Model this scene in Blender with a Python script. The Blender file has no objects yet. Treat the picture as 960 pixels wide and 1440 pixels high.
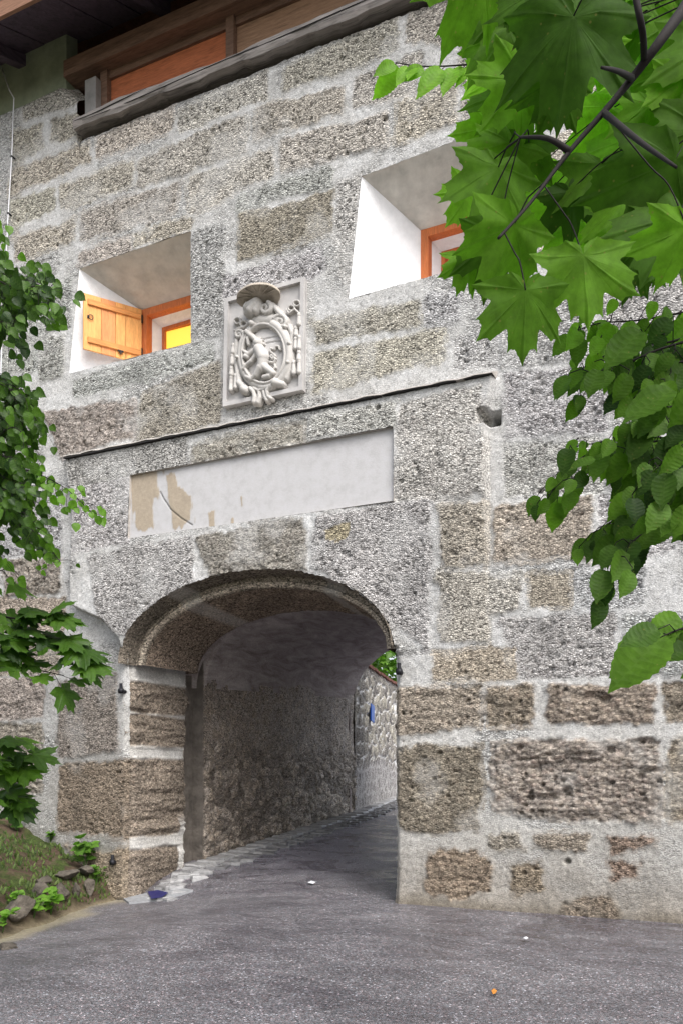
import bpy, bmesh, math, random
import numpy as np
from mathutils import Vector, Matrix
random.seed(7); RNG = np.random.default_rng(7)
SC = bpy.context.scene
COL = SC.collection

# ------------------------------------------------------------------ camera frame
YAW = math.atan2(1250.0, 2630.0)
CX, SX = math.cos(YAW), math.sin(YAW)
CAM = Vector((3.412, -8.451, 1.30))
RT = Vector((CX, SX, 0)); FW = Vector((-SX, CX, 0)); UP = Vector((0, 0, 1))
FOC = 1250.0; HX, HY = 480.0, 1092.0

def F(px, py, Y=0.0):
    """point (x, z) of the facade plane y=Y seen at a photo position"""
    a = (px-HX)/FOC
    d = RT*a + FW
    t = (Y-CAM.y)/d.y
    p = CAM + d*t
    return (p.x, CAM.z + (HY-py)/FOC*t)
def Cw(px, py, d):
    return CAM + RT*((px-HX)/FOC*d) + FW*d + UP*((HY-py)/FOC*d)

# ------------------------------------------------------------------ numpy noise
def hsh(ix, iy, s=0):
    n = (ix.astype(np.int64)*374761393 + iy.astype(np.int64)*668265263 + s*1274126177) & 0xffffffff
    n = ((n ^ (n >> 13))*1274126177) & 0xffffffff
    n = ((n ^ (n >> 15))*2246822519) & 0xffffffff
    return ((n ^ (n >> 16)) & 0xffff)/65535.0
def vnoise(x, y, s=0):
    ix, iy = np.floor(x), np.floor(y)
    fx, fy = x-ix, y-iy
    fx = fx*fx*(3-2*fx); fy = fy*fy*(3-2*fy)
    a = hsh(ix, iy, s); b = hsh(ix+1, iy, s); c = hsh(ix, iy+1, s); d = hsh(ix+1, iy+1, s)
    return (a*(1-fx)+b*fx)*(1-fy) + (c*(1-fx)+d*fx)*fy
def fbm(x, y, f, o=4, s=0):
    r = 0; a = .5
    for i in range(o):
        r = r + a*vnoise(x*f+17.3*i, y*f+9.1*i, s+i); a *= .5; f *= 2.03
    return r/(1-.5**o)
def voro(x, y, f, s=0, jit=.9):
    x = x*f; y = y*f
    ix, iy = np.floor(x), np.floor(y)
    d1 = np.full(x.shape, 9.0); d2 = np.full(x.shape, 9.0); rid = np.zeros(x.shape)
    for i in (-1, 0, 1):
        for j in (-1, 0, 1):
            cx = ix+i; cy = iy+j
            qx = cx+.5+jit*(hsh(cx, cy, s)-.5); qy = cy+.5+jit*(hsh(cx, cy, s+5)-.5)
            d = np.hypot(qx-x, qy-y); r = hsh(cx, cy, s+9)
            m = d < d1
            d2 = np.where(m, d1, np.minimum(d2, d)); rid = np.where(m, r, rid); d1 = np.where(m, d, d1)
    return d1, d2, rid
def sstep(a, b, x):
    t = np.clip((x-a)/(b-a), 0, 1); return t*t*(3-2*t)
def poly_sdf(x, y, P):
    n = len(P); d = np.full(x.shape, 1e9); s = np.ones(x.shape)
    for i in range(n):
        ax, ay = P[i]; bx, by = P[i-1]
        ex, ey = bx-ax, by-ay; wx, wy = x-ax, y-ay
        t = np.clip((wx*ex+wy*ey)/(ex*ex+ey*ey+1e-12), 0, 1)
        d = np.minimum(d, (wx-ex*t)**2+(wy-ey*t)**2)
        c1 = y >= ay; c2 = y < by; c3 = ex*wy > ey*wx
        s = np.where((c1 & c2 & c3) | (~c1 & ~c2 & ~c3), -s, s)
    return s*np.sqrt(d)

# ------------------------------------------------------------------ object helpers
def tag(o, label=None, cat=None, group=None, kind=None):
    if label: o['label'] = label
    if cat: o['category'] = cat
    if group: o['group'] = group
    if kind: o['kind'] = kind
    return o
def empty(name, loc=(0, 0, 0)):
    o = bpy.data.objects.new(name, None); COL.objects.link(o); o.location = loc
    o.empty_display_size = .2
    return o
def link(name, me, mats, parent=None):
    o = bpy.data.objects.new(name, me); COL.objects.link(o)
    for m in (mats if isinstance(mats, (list, tuple)) else [mats]): me.materials.append(m)
    if parent:
        o.parent = parent
        o.matrix_parent_inverse = Matrix.Translation(-world_loc(parent))
    return o
def world_loc(o):
    # every vertex is written in world coordinates; parents are only translated
    return o.location + (world_loc(o.parent)*0 if o.parent else Vector((0, 0, 0)))
def grid_mesh(name, P, nu, nv, keep=None, attrs=None, smooth=True, flip=False):
    idx = np.arange(nu*nv).reshape(nv, nu)
    q = np.stack([idx[:-1, :-1], idx[:-1, 1:], idx[1:, 1:], idx[1:, :-1]], -1).reshape(-1, 4)
    if flip: q = q[:, ::-1]
    if keep is not None: q = q[keep.reshape(-1)]
    used = np.unique(q); remap = np.full(nu*nv, -1, np.int64); remap[used] = np.arange(len(used))
    q = remap[q]; P = P.reshape(-1, 3)[used]
    me = bpy.data.meshes.new(name)
    me.vertices.add(len(P)); me.vertices.foreach_set('co', P.astype(np.float32).ravel())
    me.loops.add(q.size); me.loops.foreach_set('vertex_index', q.astype(np.int32).ravel())
    me.polygons.add(len(q)); me.polygons.foreach_set('loop_start', np.arange(0, q.size, 4, dtype=np.int32))
    me.polygons.foreach_set('use_smooth', np.full(len(q), smooth))
    me.update(calc_edges=True)
    for k, a in (attrs or {}).items():
        if a.ndim == 1 or a.shape[-1] != 3:
            at = me.attributes.new(k, 'FLOAT', 'POINT'); at.data.foreach_set('value', a.reshape(-1)[used].astype(np.float32))
        else:
            c = np.ones((len(used), 4), np.float32); c[:, :3] = a.reshape(-1, 3)[used]
            at = me.attributes.new(k, 'FLOAT_COLOR', 'POINT'); at.data.foreach_set('color', c.ravel())
    return me
class MB:
    """collects simple shapes into ONE mesh"""
    def __init__(s): s.v = []; s.f = []; s.sm = []; s.mi = []
    def add(s, vs, fs, smooth=False, mi=0):
        o = len(s.v); s.v += [tuple(p) for p in vs]
        for f in fs: s.f.append(tuple(o+i for i in f)); s.sm.append(smooth); s.mi.append(mi)
    def box(s, c, h, R=None, mi=0, jit=0):
        vs = []
        for z in (-1, 1):
            for y in (-1, 1):
                for x in (-1, 1):
                    p = Vector((x*h[0], y*h[1], z*h[2]))
                    if jit: p += Vector((random.uniform(-jit, jit), random.uniform(-jit, jit), random.uniform(-jit, jit)))
                    if R is not None: p = R @ p
                    vs.append(Vector(c)+p)
        s.add(vs, [(0, 2, 3, 1), (4, 5, 7, 6), (0, 1, 5, 4), (2, 6, 7, 3), (0, 4, 6, 2), (1, 3, 7, 5)], mi=mi)
    def tube(s, pts, rad, n=8, cap=True, mi=0, smooth=True):
        pts = [Vector(p) for p in pts]
        if not isinstance(rad, (list, tuple)): rad = [rad]*len(pts)
        vs = []; fs = []; prev = None
        for i, p in enumerate(pts):
            t = (pts[min(i+1, len(pts)-1)]-pts[max(i-1, 0)])
            t = t.normalized() if t.length > 1e-9 else Vector((0, 0, 1))
            a = prev if prev is not None else (Vector((0, 0, 1)) if abs(t.z) < .9 else Vector((1, 0, 0)))
            a = (a - t*a.dot(t)); a = a.normalized() if a.length > 1e-6 else t.orthogonal().normalized()
            prev = a; b = t.cross(a)
            for k in range(n):
                w = 2*math.pi*k/n
                vs.append(p+(a*math.cos(w)+b*math.sin(w))*rad[i])
        for i in range(len(pts)-1):
            for k in range(n):
                fs.append((i*n+k, i*n+(k+1) % n, (i+1)*n+(k+1) % n, (i+1)*n+k))
        if cap: fs.append(tuple(range(n-1, -1, -1))); fs.append(tuple((len(pts)-1)*n+k for k in range(n)))
        s.add(vs, fs, smooth, mi)
    def build(s, name, mats, parent=None, bevel=0):
        me = bpy.data.meshes.new(name); me.from_pydata(s.v, [], s.f)
        me.polygons.foreach_set('use_smooth', s.sm); me.polygons.foreach_set('material_index', s.mi); me.update()
        if bevel:
            bm = bmesh.new(); bm.from_mesh(me)
            bmesh.ops.bevel(bm, geom=bm.edges[:], offset=bevel, segments=2, affect='EDGES', clamp_overlap=True)
            bm.to_mesh(me); bm.free()
        return link(name, me, mats, parent)

# ------------------------------------------------------------------ materials
class NT:
    def __init__(s, name):
        s.m = bpy.data.materials.new(name); s.m.use_nodes = True; s.t = s.m.node_tree; s.t.nodes.clear()
        s.out = s.n('ShaderNodeOutputMaterial')
    def n(s, typ, **kw):
        x = s.t.nodes.new(typ)
        for k, v in kw.items(): setattr(x, k, v)
        return x
    def l(s, a, b): s.t.links.new(a, b)
    def set(s, sock, v):
        if hasattr(v, 'is_output') or hasattr(v, 'links'): s.l(v, sock)
        else: sock.default_value = v
    def attr(s, name, o='Fac'): return s.n('ShaderNodeAttribute', attribute_name=name).outputs[o]
    def pos(s): return s.n('ShaderNodeTexCoord').outputs['Object']
    def mapv(s, v, sc): 
        m = s.n('ShaderNodeMapping'); s.l(v, m.inputs['Vector']); m.inputs['Scale'].default_value = sc; return m.outputs[0]
    def noise(s, v, sc, det=4, rough=.6, o='Fac', dist=0):
        x = s.n('ShaderNodeTexNoise'); s.l(v, x.inputs['Vector']); s.set(x.inputs['Scale'], sc); x.inputs['Detail'].default_value = det
        x.inputs['Roughness'].default_value = rough; x.inputs['Distortion'].default_value = dist; return x.outputs[o]
    def vor(s, v, sc, feat='F1', o='Distance', rnd=1):
        x = s.n('ShaderNodeTexVoronoi', feature=feat); s.l(v, x.inputs['Vector']); s.set(x.inputs['Scale'], sc); x.inputs['Randomness'].default_value = rnd
        return x.outputs[o]
    def math(s, op, a, b=0, c=0, clamp=False):
        x = s.n('ShaderNodeMath', operation=op); x.use_clamp = clamp
        s.set(x.inputs[0], a); s.set(x.inputs[1], b)
        if op in ('MULTIPLY_ADD',): s.set(x.inputs[2], c)
        return x.outputs[0]
    def mr(s, v, a, b, c=0, d=1, smooth=False):
        x = s.n('ShaderNodeMapRange'); x.interpolation_type = 'SMOOTHSTEP' if smooth else 'LINEAR'
        s.set(x.inputs[0], v); x.inputs[1].default_value = a; x.inputs[2].default_value = b; s.set(x.inputs[3], c); s.set(x.inputs[4], d); return x.outputs[0]
    def mix(s, f, a, b, mode='MIX'):
        x = s.n('ShaderNodeMix', data_type='RGBA', blend_type=mode)
        s.set(x.inputs[0], f)
        for i, v in ((6, a), (7, b)):
            if isinstance(v, tuple) and len(v) == 3: v = (*v, 1)
            s.set(x.inputs[i], v)
        return x.outputs[2]
    def ramp(s, f, stops, const=False):
        x = s.n('ShaderNodeValToRGB'); e = x.color_ramp.elements
        if const: x.color_ramp.interpolation = 'CONSTANT'
        while len(e) < len(stops): e.new(.5)
        for el, (p, c) in zip(e, stops): el.position = p; el.color = (*c, 1) if len(c) == 3 else c
        s.l(f, x.inputs[0]); return x.outputs[0]
    def bump(s, h, st=.5, dist=.02, nrm=None):
        x = s.n('ShaderNodeBump'); s.set(x.inputs['Strength'], st); x.inputs['Distance'].default_value = dist; s.l(h, x.inputs['Height'])
        if nrm is not None: s.l(nrm, x.inputs['Normal'])
        return x.outputs[0]
    def bsdf(s, col, rough=.85, nrm=None, spec=.3, metal=0, out=True):
        b = s.n('ShaderNodeBsdfPrincipled')
        if isinstance(col, tuple) and len(col) == 3: col = (*col, 1)
        s.set(b.inputs['Base Color'], col); s.set(b.inputs['Roughness'], rough); s.set(b.inputs['Specular IOR Level'], spec); s.set(b.inputs['Metallic'], metal)
        if nrm is not None: s.l(nrm, b.inputs['Normal'])
        if out: s.l(b.outputs[0], s.out.inputs[0])
        return b
g = lambda v: (v, v, v)

def mat_stone(name, mortar=(.50, .50, .49), contrast=1.0, wet=0):
    N = NT(name); p = N.pos()
    blk = N.attr('blk'); tint = N.attr('tint', 'Color'); crs = N.attr('coarse')
    pw = N.n('ShaderNodeVectorMath', operation='ADD'); N.l(p, pw.inputs[0])
    nz = N.n('ShaderNodeVectorMath', operation='SCALE'); N.l(N.noise(p, 9, 3, o='Color'), nz.inputs[0]); nz.inputs['Scale'].default_value = .03; N.l(nz.outputs[0], pw.inputs[1])
    pp = N.mapv(pw.outputs[0], (1, 1, 1.55))
    cf = N.vor(pp, 50, o='Color'); df = N.vor(pp, 50)
    cc = N.vor(pp, 18, o='Color'); dc = N.vor(pp, 18)
    sep = lambda c: N.n('ShaderNodeSeparateColor') if False else None
    def chan(c, i):
        x = N.n('ShaderNodeSeparateColor'); N.l(c, x.inputs[0]); return x.outputs[i]
    rf = chan(cf, 0); rc = chan(cc, 0)
    lo = .35; hi = 1.65
    pebf = N.ramp(rf, [(0, g(.12)), (.13, g(.42)), (.4, g(.86)), (.7, g(1.15)), (.88, g(1.42)), (1, g(1.85))])
    pebc = N.ramp(rc, [(0, g(.30)), (.25, (.78, .70, .66)), (.5, (1.0, .95, .86)), (.75, g(1.1)), (.9, (1.0, .85, .8)), (1, g(1.7))])
    edgef = N.mr(df, .25, .75, 1.1, .62)
    edgec = N.mr(dc, .35, .8, 1.1, .5)
    fine = N.mix(1, pebf, edgef, 'MULTIPLY'); coarse = N.mix(1, pebc, edgec, 'MULTIPLY')
    peb = N.mix(crs, fine, N.mix(.55, coarse, fine))
    big = N.ramp(N.noise(p, 2.3, 5), [(.25, g(.78)), (.5, g(1)), (.75, g(1.18))])
    col = N.mix(1, N.mix(1, tint, peb, 'MULTIPLY'), big, 'MULTIPLY')
    sand = N.ramp(chan(N.vor(pp, 85, o='Color'), 0), [(0, g(.66)), (.2, g(.9)), (.75, g(1.05)), (1, g(1.28))])
    mort = N.mix(1, N.mix(1, N.mix(1, (*mortar, 1), sand, 'MULTIPLY'), N.ramp(N.noise(p, 26, 5, .75), [(.28, g(.66)), (.5, g(1.0)), (.72, g(1.22))]), 'MULTIPLY'), N.ramp(N.noise(p, 3.1, 5), [(.25, (.75, .74, .72)), (.55, g(1)), (.8, (1.1, 1.12, 1.14))]), 'MULTIPLY')
    mt = N.attr('mtint', 'Color')
    mort = N.mix(1, mort, mt, 'MULTIPLY')
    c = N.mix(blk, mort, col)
    h = N.math('ADD', N.math('MULTIPLY', N.mix(crs, df, dc), N.math('MULTIPLY_ADD', blk, -1.05, -.12)), N.math('MULTIPLY', N.noise(p, 90, 4, .7), .6))
    b1 = N.bump(h, .78, .02)
    N.bsdf(c, N.mr(N.noise(p, 20), .3, .7, .7, .95) if wet else .9, b1, .25)
    return N.m
def mat_plain(name, col, rough=.8, nsc=8, var=.25, bump=.2, bsc=40, bd=.01, spec=.3, metal=0):
    N = NT(name); p = N.pos()
    c = N.mix(1, (*col, 1), N.ramp(N.noise(p, nsc, 6, .65), [(.25, g(1-var)), (.5, g(1)), (.75, g(1+var))]), 'MULTIPLY')
    N.bsdf(c, rough, N.bump(N.noise(p, bsc, 5), bump, bd), spec, metal); return N.m
def mat_wood(name, col, axis=(1, 1, 14), rough=.7, dark=.55, seam=0):
    N = NT(name); p = N.pos(); q = N.mapv(p, axis)
    n1 = N.noise(q, 3.5, 8, .7, dist=.6); n2 = N.noise(q, 14, 4, .6)
    c = N.mix(1, (*col, 1), N.ramp(n1, [(.3, g(dark)), (.5, g(1)), (.72, g(1.25))]), 'MULTIPLY')
    c = N.mix(1, c, N.ramp(n2, [(.3, g(.8)), (.6, g(1.08))]), 'MULTIPLY')
    N.bsdf(c, rough, N.bump(n1, .4, .008), .3); return N.m
def mat_asphalt():
    N = NT('wet_asphalt'); p = N.pos(); wet = N.attr('wet')
    n = N.noise(p, 1.1, 6, .62, dist=.7)
    base = N.ramp(n, [(.3, (.086, .083, .088)), (.5, (.132, .128, .134)), (.7, (.172, .167, .173))])
    v = N.vor(p, 95, o='Color'); x = N.n('ShaderNodeSeparateColor'); N.l(v, x.inputs[0])
    ag = N.ramp(x.outputs[0], [(0, g(.38)), (.35, g(.78)), (.8, g(1.25)), (.93, g(1.7)), (.97, g(2.4)), (1, g(4.6))])
    tin = N.ramp(x.outputs[1], [(0, (1.1, .9, .9)), (.5, g(1)), (1, (.92, 1, 1.06))])
    c = N.mix(1, N.mix(1, base, ag, 'MULTIPLY'), tin, 'MULTIPLY')
    st = N.noise(N.mapv(p, (.55, 1.3, 1)), 1.7, 7, .66, dist=1.4)
    w = N.math('MULTIPLY', N.mr(st, .42, .62, 0, 1, True), wet, clamp=True)
    c = N.mix(w, c, N.mix(1, c, (.50, .48, .54, 1), 'MULTIPLY'))
    c = N.mix(N.attr('sand'), c, N.mix(1, (.30, .26, .18, 1), N.ramp(N.noise(p, 40, 4), [(.3, g(.6)), (.7, g(1.3))]), 'MULTIPLY'))
    ro = N.math('SUBTRACT', N.mr(N.noise(p, 5, 5), .3, .7, .42, .6), N.math('MULTIPLY', w, .36))
    lane_sheen = N.attr('lane'); ro = N.math('MAXIMUM', N.math('SUBTRACT', ro, N.math('MULTIPLY', lane_sheen, .14)), .12)
    c = N.mix(lane_sheen, c, N.mix(1, c, (1.8, 1.82, 2.0, 1), 'MULTIPLY'))  # pale sky sheen of the wet passage road painted into its colour
    d = N.vor(p, 95)
    hb = N.math('ADD', N.math('MULTIPLY', d, -1), N.math('MULTIPLY', N.noise(p, 9, 5), 1.5))
    N.bsdf(c, ro, N.bump(hb, N.math('SUBTRACT', .55, N.math('MULTIPLY', w, .4)), .006), .5); return N.m
def mat_leaf(name, ca, cb, trans=.55, rough=.5, spec=.3, vc=.35):
    N = NT(name); p = N.pos()
    tv = N.attr('tone'); vein = N.attr('vein')
    c = N.mix(tv, (*ca, 1), (*cb, 1))
    c = N.mix(1, c, N.ramp(N.noise(p, 38, 6, .7), [(.28, g(.68)), (.5, g(1)), (.72, g(1.3))]), 'MULTIPLY')
    sp = N.mr(N.vor(p, 55), .07, .13, .55, 0); c = N.mix(sp, c, (.20, .17, .05))
    vm = N.mr(vein, .90, .985, 0, vc)
    c2 = N.mix(vm, c, N.mix(.35, c, (.35, .5, .16, 1)))
    gm = N.n('ShaderNodeNewGeometry')
    nb = N.bump(N.math('ADD', N.math('MULTIPLY', vein, .8), N.noise(p, 60, 3)), .22, .003)
    b = N.bsdf(c2, rough, nb, spec, out=False)
    t = N.n('ShaderNodeBsdfTranslucent'); N.l(N.mix(1, c2, N.mix(tv, (1.0, 1.3, .6, 1), (1.7, 2.3, .9, 1)), 'MULTIPLY'), t.inputs[0])  # tone lifts the transmitted colour, painting backlit against shaded leaves
    m = N.n('ShaderNodeMixShader'); m.inputs[0].default_value = trans; N.l(b.outputs[0], m.inputs[1]); N.l(t.outputs[0], m.inputs[2])
    N.l(m.outputs[0], N.out.inputs[0]); return N.m
def mat_soil():
    N = NT('bank_soil'); p = N.pos()
    n = N.noise(p, 5, 7, .7)
    soil = N.ramp(n, [(.3, (.032, .022, .016)), (.5, (.075, .052, .036)), (.7, (.14, .105, .072))])
    moss = N.ramp(N.noise(p, 30, 4), [(.3, (.022, .036, .010)), (.7, (.065, .09, .024))])
    f = N.math('MULTIPLY', N.mr(N.noise(p, 3.4, 7, .7), .44, .58, 0, 1, True), N.attr('moss'), clamp=True)
    c = N.mix(f, soil, moss)
    c = N.mix(N.attr('sand'), c, N.mix(1, (.32, .275, .18, 1), N.ramp(N.noise(p, 25, 4), [(.3, g(.6)), (.7, g(1.25))]), 'MULTIPLY'))
    N.bsdf(c, .95, N.bump(N.noise(p, 28, 8, .75), .9, .03), .15); return N.m

M = {}
M['stone'] = mat_stone('conglomerate_ashlar', (.54, .535, .525))
M['rubble'] = mat_stone('rubble_masonry', (.86, .85, .83))
M['tunnel'] = mat_stone('tunnel_masonry', (.36, .33, .30), wet=1)
M['vault'] = None
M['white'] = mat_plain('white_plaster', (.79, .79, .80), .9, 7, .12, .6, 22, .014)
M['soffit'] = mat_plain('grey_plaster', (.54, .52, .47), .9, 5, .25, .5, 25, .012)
M['greenwall'] = mat_plain('mossy_plaster', (.22, .25, .17), .95, 3, .35, .3, 30, .01)
M['orange'] = mat_wood('orange_painted_wood', (.52, .15, .045), (8, 8, 1), .55, .8)
M['shutter'] = mat_wood('larch_board', (.74, .36, .115), (7, 7, .8), .55, .78)
M['shutter2'] = mat_wood('red_larch_board', (.66, .27, .10), (7, 7, .8), .55, .78)
M['batten'] = mat_wood('larch_batten', (.62, .26, .075), (1, 1, 9), .55, .78)
M['beam'] = mat_wood('weathered_beam', (.27, .245, .23), (.35, 4.5, 6), .85, .2)
M['brown'] = mat_wood('brown_timber', (.19, .115, .08), (.8, 8, 8), .8, .5)
M['cladding'] = mat_wood('red_brown_cladding', (.50, .16, .07), (.8, 8, 9), .7, .6)
M['cladding2'] = mat_wood('dull_brown_cladding', (.33, .20, .125), (.8, 8, 9), .8, .6)
M['darkwood'] = mat_wood('dark_eave_board', (.075, .055, .075), (6, .8, 6), .85, .5)
M['fascia'] = mat_wood('fascia_wood', (.26, .14, .09), (.8, 8, 9), .8, .6)
M['metal'] = mat_plain('dark_iron', (.02, .02, .024), .5, 10, .2, .2, 60, .003, .5, .6)
M['wire'] = mat_plain('pale_wire', (.72, .72, .74), .45, 10, .1, .05, 60, .002, .5, .3)
M['relief'] = mat_plain('pale_carved_stone', (.49, .47, .445), .85, 7, .16, .3, 70, .004)
M['slab'] = mat_plain('pale_slab_stone', (.47, .455, .445), .85, 5, .2, .3, 60, .004)
M['hat'] = mat_plain('stained_carved_stone', (.42, .37, .31), .85, 9, .35, .3, 50, .004)
M['cornice'] = mat_plain('cornice_stone', (.42, .39, .36), .9, 7, .3, .6, 40, .012)
M['capmetal'] = mat_plain('dark_drip_edge', (.035, .032, .032), .6, 10, .3, .1, 60, .002)
M['blue'] = mat_plain('blue_plastic', (.012, .014, .10), .35, 10, .2, .1, 60, .002, .5)
M['signblue'] = mat_plain('blue_enamel', (.03, .12, .50), .35, 10, .1, .05, 60, .002, .5)
M['litter'] = mat_plain('white_paper', (.75, .76, .78), .8, 10, .05, .1, 60, .002)
M['deadleaf'] = mat_plain('orange_dead_leaf', (.55, .22, .04), .7, 30, .2, .2, 60, .002)
M['bark'] = mat_wood('bark', (.055, .042, .032), (9, 9, 1), .9, .5)
M['twig'] = mat_plain('dark_twig', (.010, .007, .006), .8, 30, .3, .3, 120, .002)
M['maple'] = mat_leaf('maple_leaf', (.018, .050, .006), (.18, .37, .025), .5, .6, .12, .22)
M['elm'] = mat_leaf('elm_leaf', (.016, .044, .007), (.16, .32, .022), .45, .55, .2, .15)
M['lime'] = mat_leaf('lime_leaf', (.014, .040, .007), (.125, .26, .022), .45, .45, .3, .2)
M['herb'] = mat_leaf('herb_leaf', (.05, .12, .015), (.14, .28, .03), .35)
M['grass'] = mat_leaf('grass_blade', (.03, .055, .012), (.11, .15, .04), .3)
M['soil'] = mat_soil()
M['asphalt'] = mat_asphalt()
M['sett'] = None
def mk():
    N = NT('gutter_setts'); p = N.pos()
    oi = N.attr('tone')
    c = N.mix(oi, (.13, .128, .13, 1), (.40, .395, .395, 1))
    c = N.mix(1, c, N.ramp(N.noise(p, 18, 6, .7), [(.3, g(.65)), (.7, g(1.25))]), 'MULTIPLY')
    N.bsdf(c, .38, N.bump(N.noise(p, 35, 5), .5, .008), .5); return N.m
M['sett'] = mk()
def mk():
    N = NT('stained_vault_render'); p = N.pos()
    s = N.noise(N.mapv(p, (3, .8, 3)), 2.0, 8, .72, dist=.8)
    c = N.ramp(s, [(.3, (.20, .165, .155)), (.5, (.38, .335, .32)), (.72, (.58, .53, .51))])
    c = N.mix(1, c, N.ramp(N.noise(p, 55, 4), [(.3, g(.75)), (.7, g(1.2))]), 'MULTIPLY')
    N.bsdf(c, .9, N.bump(N.noise(p, 40, 6), .6, .012), .2); return N.m
M['vault'] = mk()
def mk():
    N = NT('stained_panel_plaster'); p = N.pos()
    c = N.mix(1, (.475, .468, .47, 1), N.ramp(N.noise(p, 9, 6, .7), [(.3, (.88, .87, .87)), (.5, g(1)), (.7, (1.06, 1.06, 1.08))]), 'MULTIPLY')
    st = N.mix(1, (.36, .295, .215, 1), N.ramp(N.noise(p, 30, 6, .7), [(.3, g(.8)), (.7, g(1.15))]), 'MULTIPLY')
    c = N.mix(N.attr('stain'), c, st)
    c = N.mix(N.attr('crack'), c, (.05, .045, .04, 1))
    N.bsdf(c, .9, N.bump(N.noise(p, 60, 5), .35, .005), .2); return N.m
M['panel'] = mk()
M['greypost'] = mat_plain('dirty_grey_plaster', (.26, .25, .24), .9, 6, .3, .4, 25, .01)
M['rebate'] = mat_plain('rough_dark_masonry', (.17, .15, .13), .9, 6, .5, .9, 22, .03)
def mk():
    N = NT('lit_yellow_pane')
    b = N.bsdf((.75, .48, .08), .3)
    b.inputs['Emission Color'].default_value = (1.0, .62, .07, 1); b.inputs['Emission Strength'].default_value = .55
    return N.m
M['yellow'] = mk()
M['rooftile'] = mat_plain('roof_tile', (.16, .07, .05), .85, 6, .3, .5, 12, .04)

# ------------------------------------------------------------------ terrain
def G(x, y):
    x = np.asarray(x, float); y = np.asarray(y, float)
    front = .033*np.clip(y, -9, 0)
    yy = np.clip(y, 0, None)
    back = np.where(yy < 6.2, .1*yy, .62+.04*(np.clip(yy, 0, 45)-6.2))
    cf = -.17*sstep(-.9, -3.3, x)*sstep(1.1, 0, y)*sstep(-9, -3, y)
    return front+back+cf
def Gs(x, y): return float(G(np.array([x]), np.array([y]))[0])

def wall_sheet(): pass
# ground (one sheet to the horizon) and road
u = np.linspace(-150, 150, 151); v = np.linspace(-150, 150, 151)
U, V = np.meshgrid(u, v)
inside = (np.abs(U) < 14) & (V > -18) & (V < 32)
me = grid_mesh('ground', np.stack([U, V, G(U, V)-.12-.25*inside], -1), 151, 151, attrs={'moss': np.ones_like(U), 'sand': np.zeros_like(U)})
tag(link('ground', me, M['soil']), kind='structure')

def toe_x(y): return -3.52 + .16*np.clip(-y, 0, 3.5) + .06*np.sin(y*2.1)
nu, nv = 480, 900
u = np.linspace(-12, 12, nu); v = np.linspace(-16, 30, nv); U, V = np.meshgrid(u, v)
Z = G(U, V) + .02*(fbm(U, V, .6, 4, 3)-.5) + .006*(fbm(U, V, 3, 3, 5)-.5)
lane = sstep(.4, 3.0, V)
wet = .35 + .4*sstep(-.8, 1.2, V)*sstep(-4, -3, U) + .75*sstep(.1, 1.6, U)*sstep(-3.0, -.4, V)
sand = sstep(.30, -.05, U-toe_x(V)+.5*(fbm(U, V, 2.2, 4, 8)-.5))*sstep(.3, -.2, V)*.85
me = grid_mesh('road', np.stack([U, V, Z], -1), nu, nv, attrs={'wet': np.clip(wet, 0, 1), 'sand': sand, 'lane': lane})
tag(link('road', me, M['asphalt']), kind='structure')

# bank left of the gate
nu, nv = 260, 260
u = np.linspace(-10, -2.6, nu); v = np.linspace(-7, .03, nv); U, V = np.meshgrid(u, v)
d = toe_x(V)-U + .22*(fbm(U, V, 2.1, 4, 21)-.5)
bh = np.where(d < 0, -.10, 0) + .20*sstep(0, .32, d) + .42*np.clip(d-.1, 0, 4) + .12*(fbm(U, V, 2.4, 5, 23)-.5)*sstep(.0, .4, d) + .09*(fbm(U, V, 9, 5, 29)-.5)*sstep(0, .25, d)
bh -= .06*sstep(.05, -.25, d)
P = np.stack([U, V, G(U, V)+bh], -1)
me = grid_mesh('earth_bank', P, nu, nv, attrs={'moss': sstep(.05, .3, d)*.9+.1, 'sand': sstep(.14, -.04, d)*.8})
bank = tag(link('earth_bank', me, M['soil']), kind='structure')
BP, BU, BV = P.copy(), nu, nv
def bankz(x, y):
    i = int(round((x+10)/7.4*(BU-1))); j = int(round((y+7)/7.03*(BV-1)))
    return float(BP[min(max(j, 0), BV-1), min(max(i, 0), BU-1), 2])
BANKZ = bankz

# ------------------------------------------------------------------ gatehouse
GH = tag(empty('gatehouse', (-1.7, 0, 0)), 'old stone gatehouse of big pitted grey blocks with arched road tunnel through it', 'gatehouse')
PY = -.15                                        # face of the projecting portal block
XC, AA, ZS, BB = -1.71, 1.71, 2.63, .92           # arch opening
def arch_f(x, z):
    e = np.sqrt(((x-XC)/AA)**2+(np.maximum(z-ZS, 0)/BB)**2)
    return np.where(z > ZS, (e-1)*1.1, np.abs(x-XC)-AA)
WL = [F(112, 378), F(269, 325), F(269, 482), F(98, 525)]
WR = [F(508, 248), F(745, 158), F(741, 352), F(490, 420)]
def Q(pts, Y): return [F(a, b, Y) for a, b in pts]
PANEL = Q([(183, 668), (553, 600), (553, 704), (180, 757)], PY)

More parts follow.
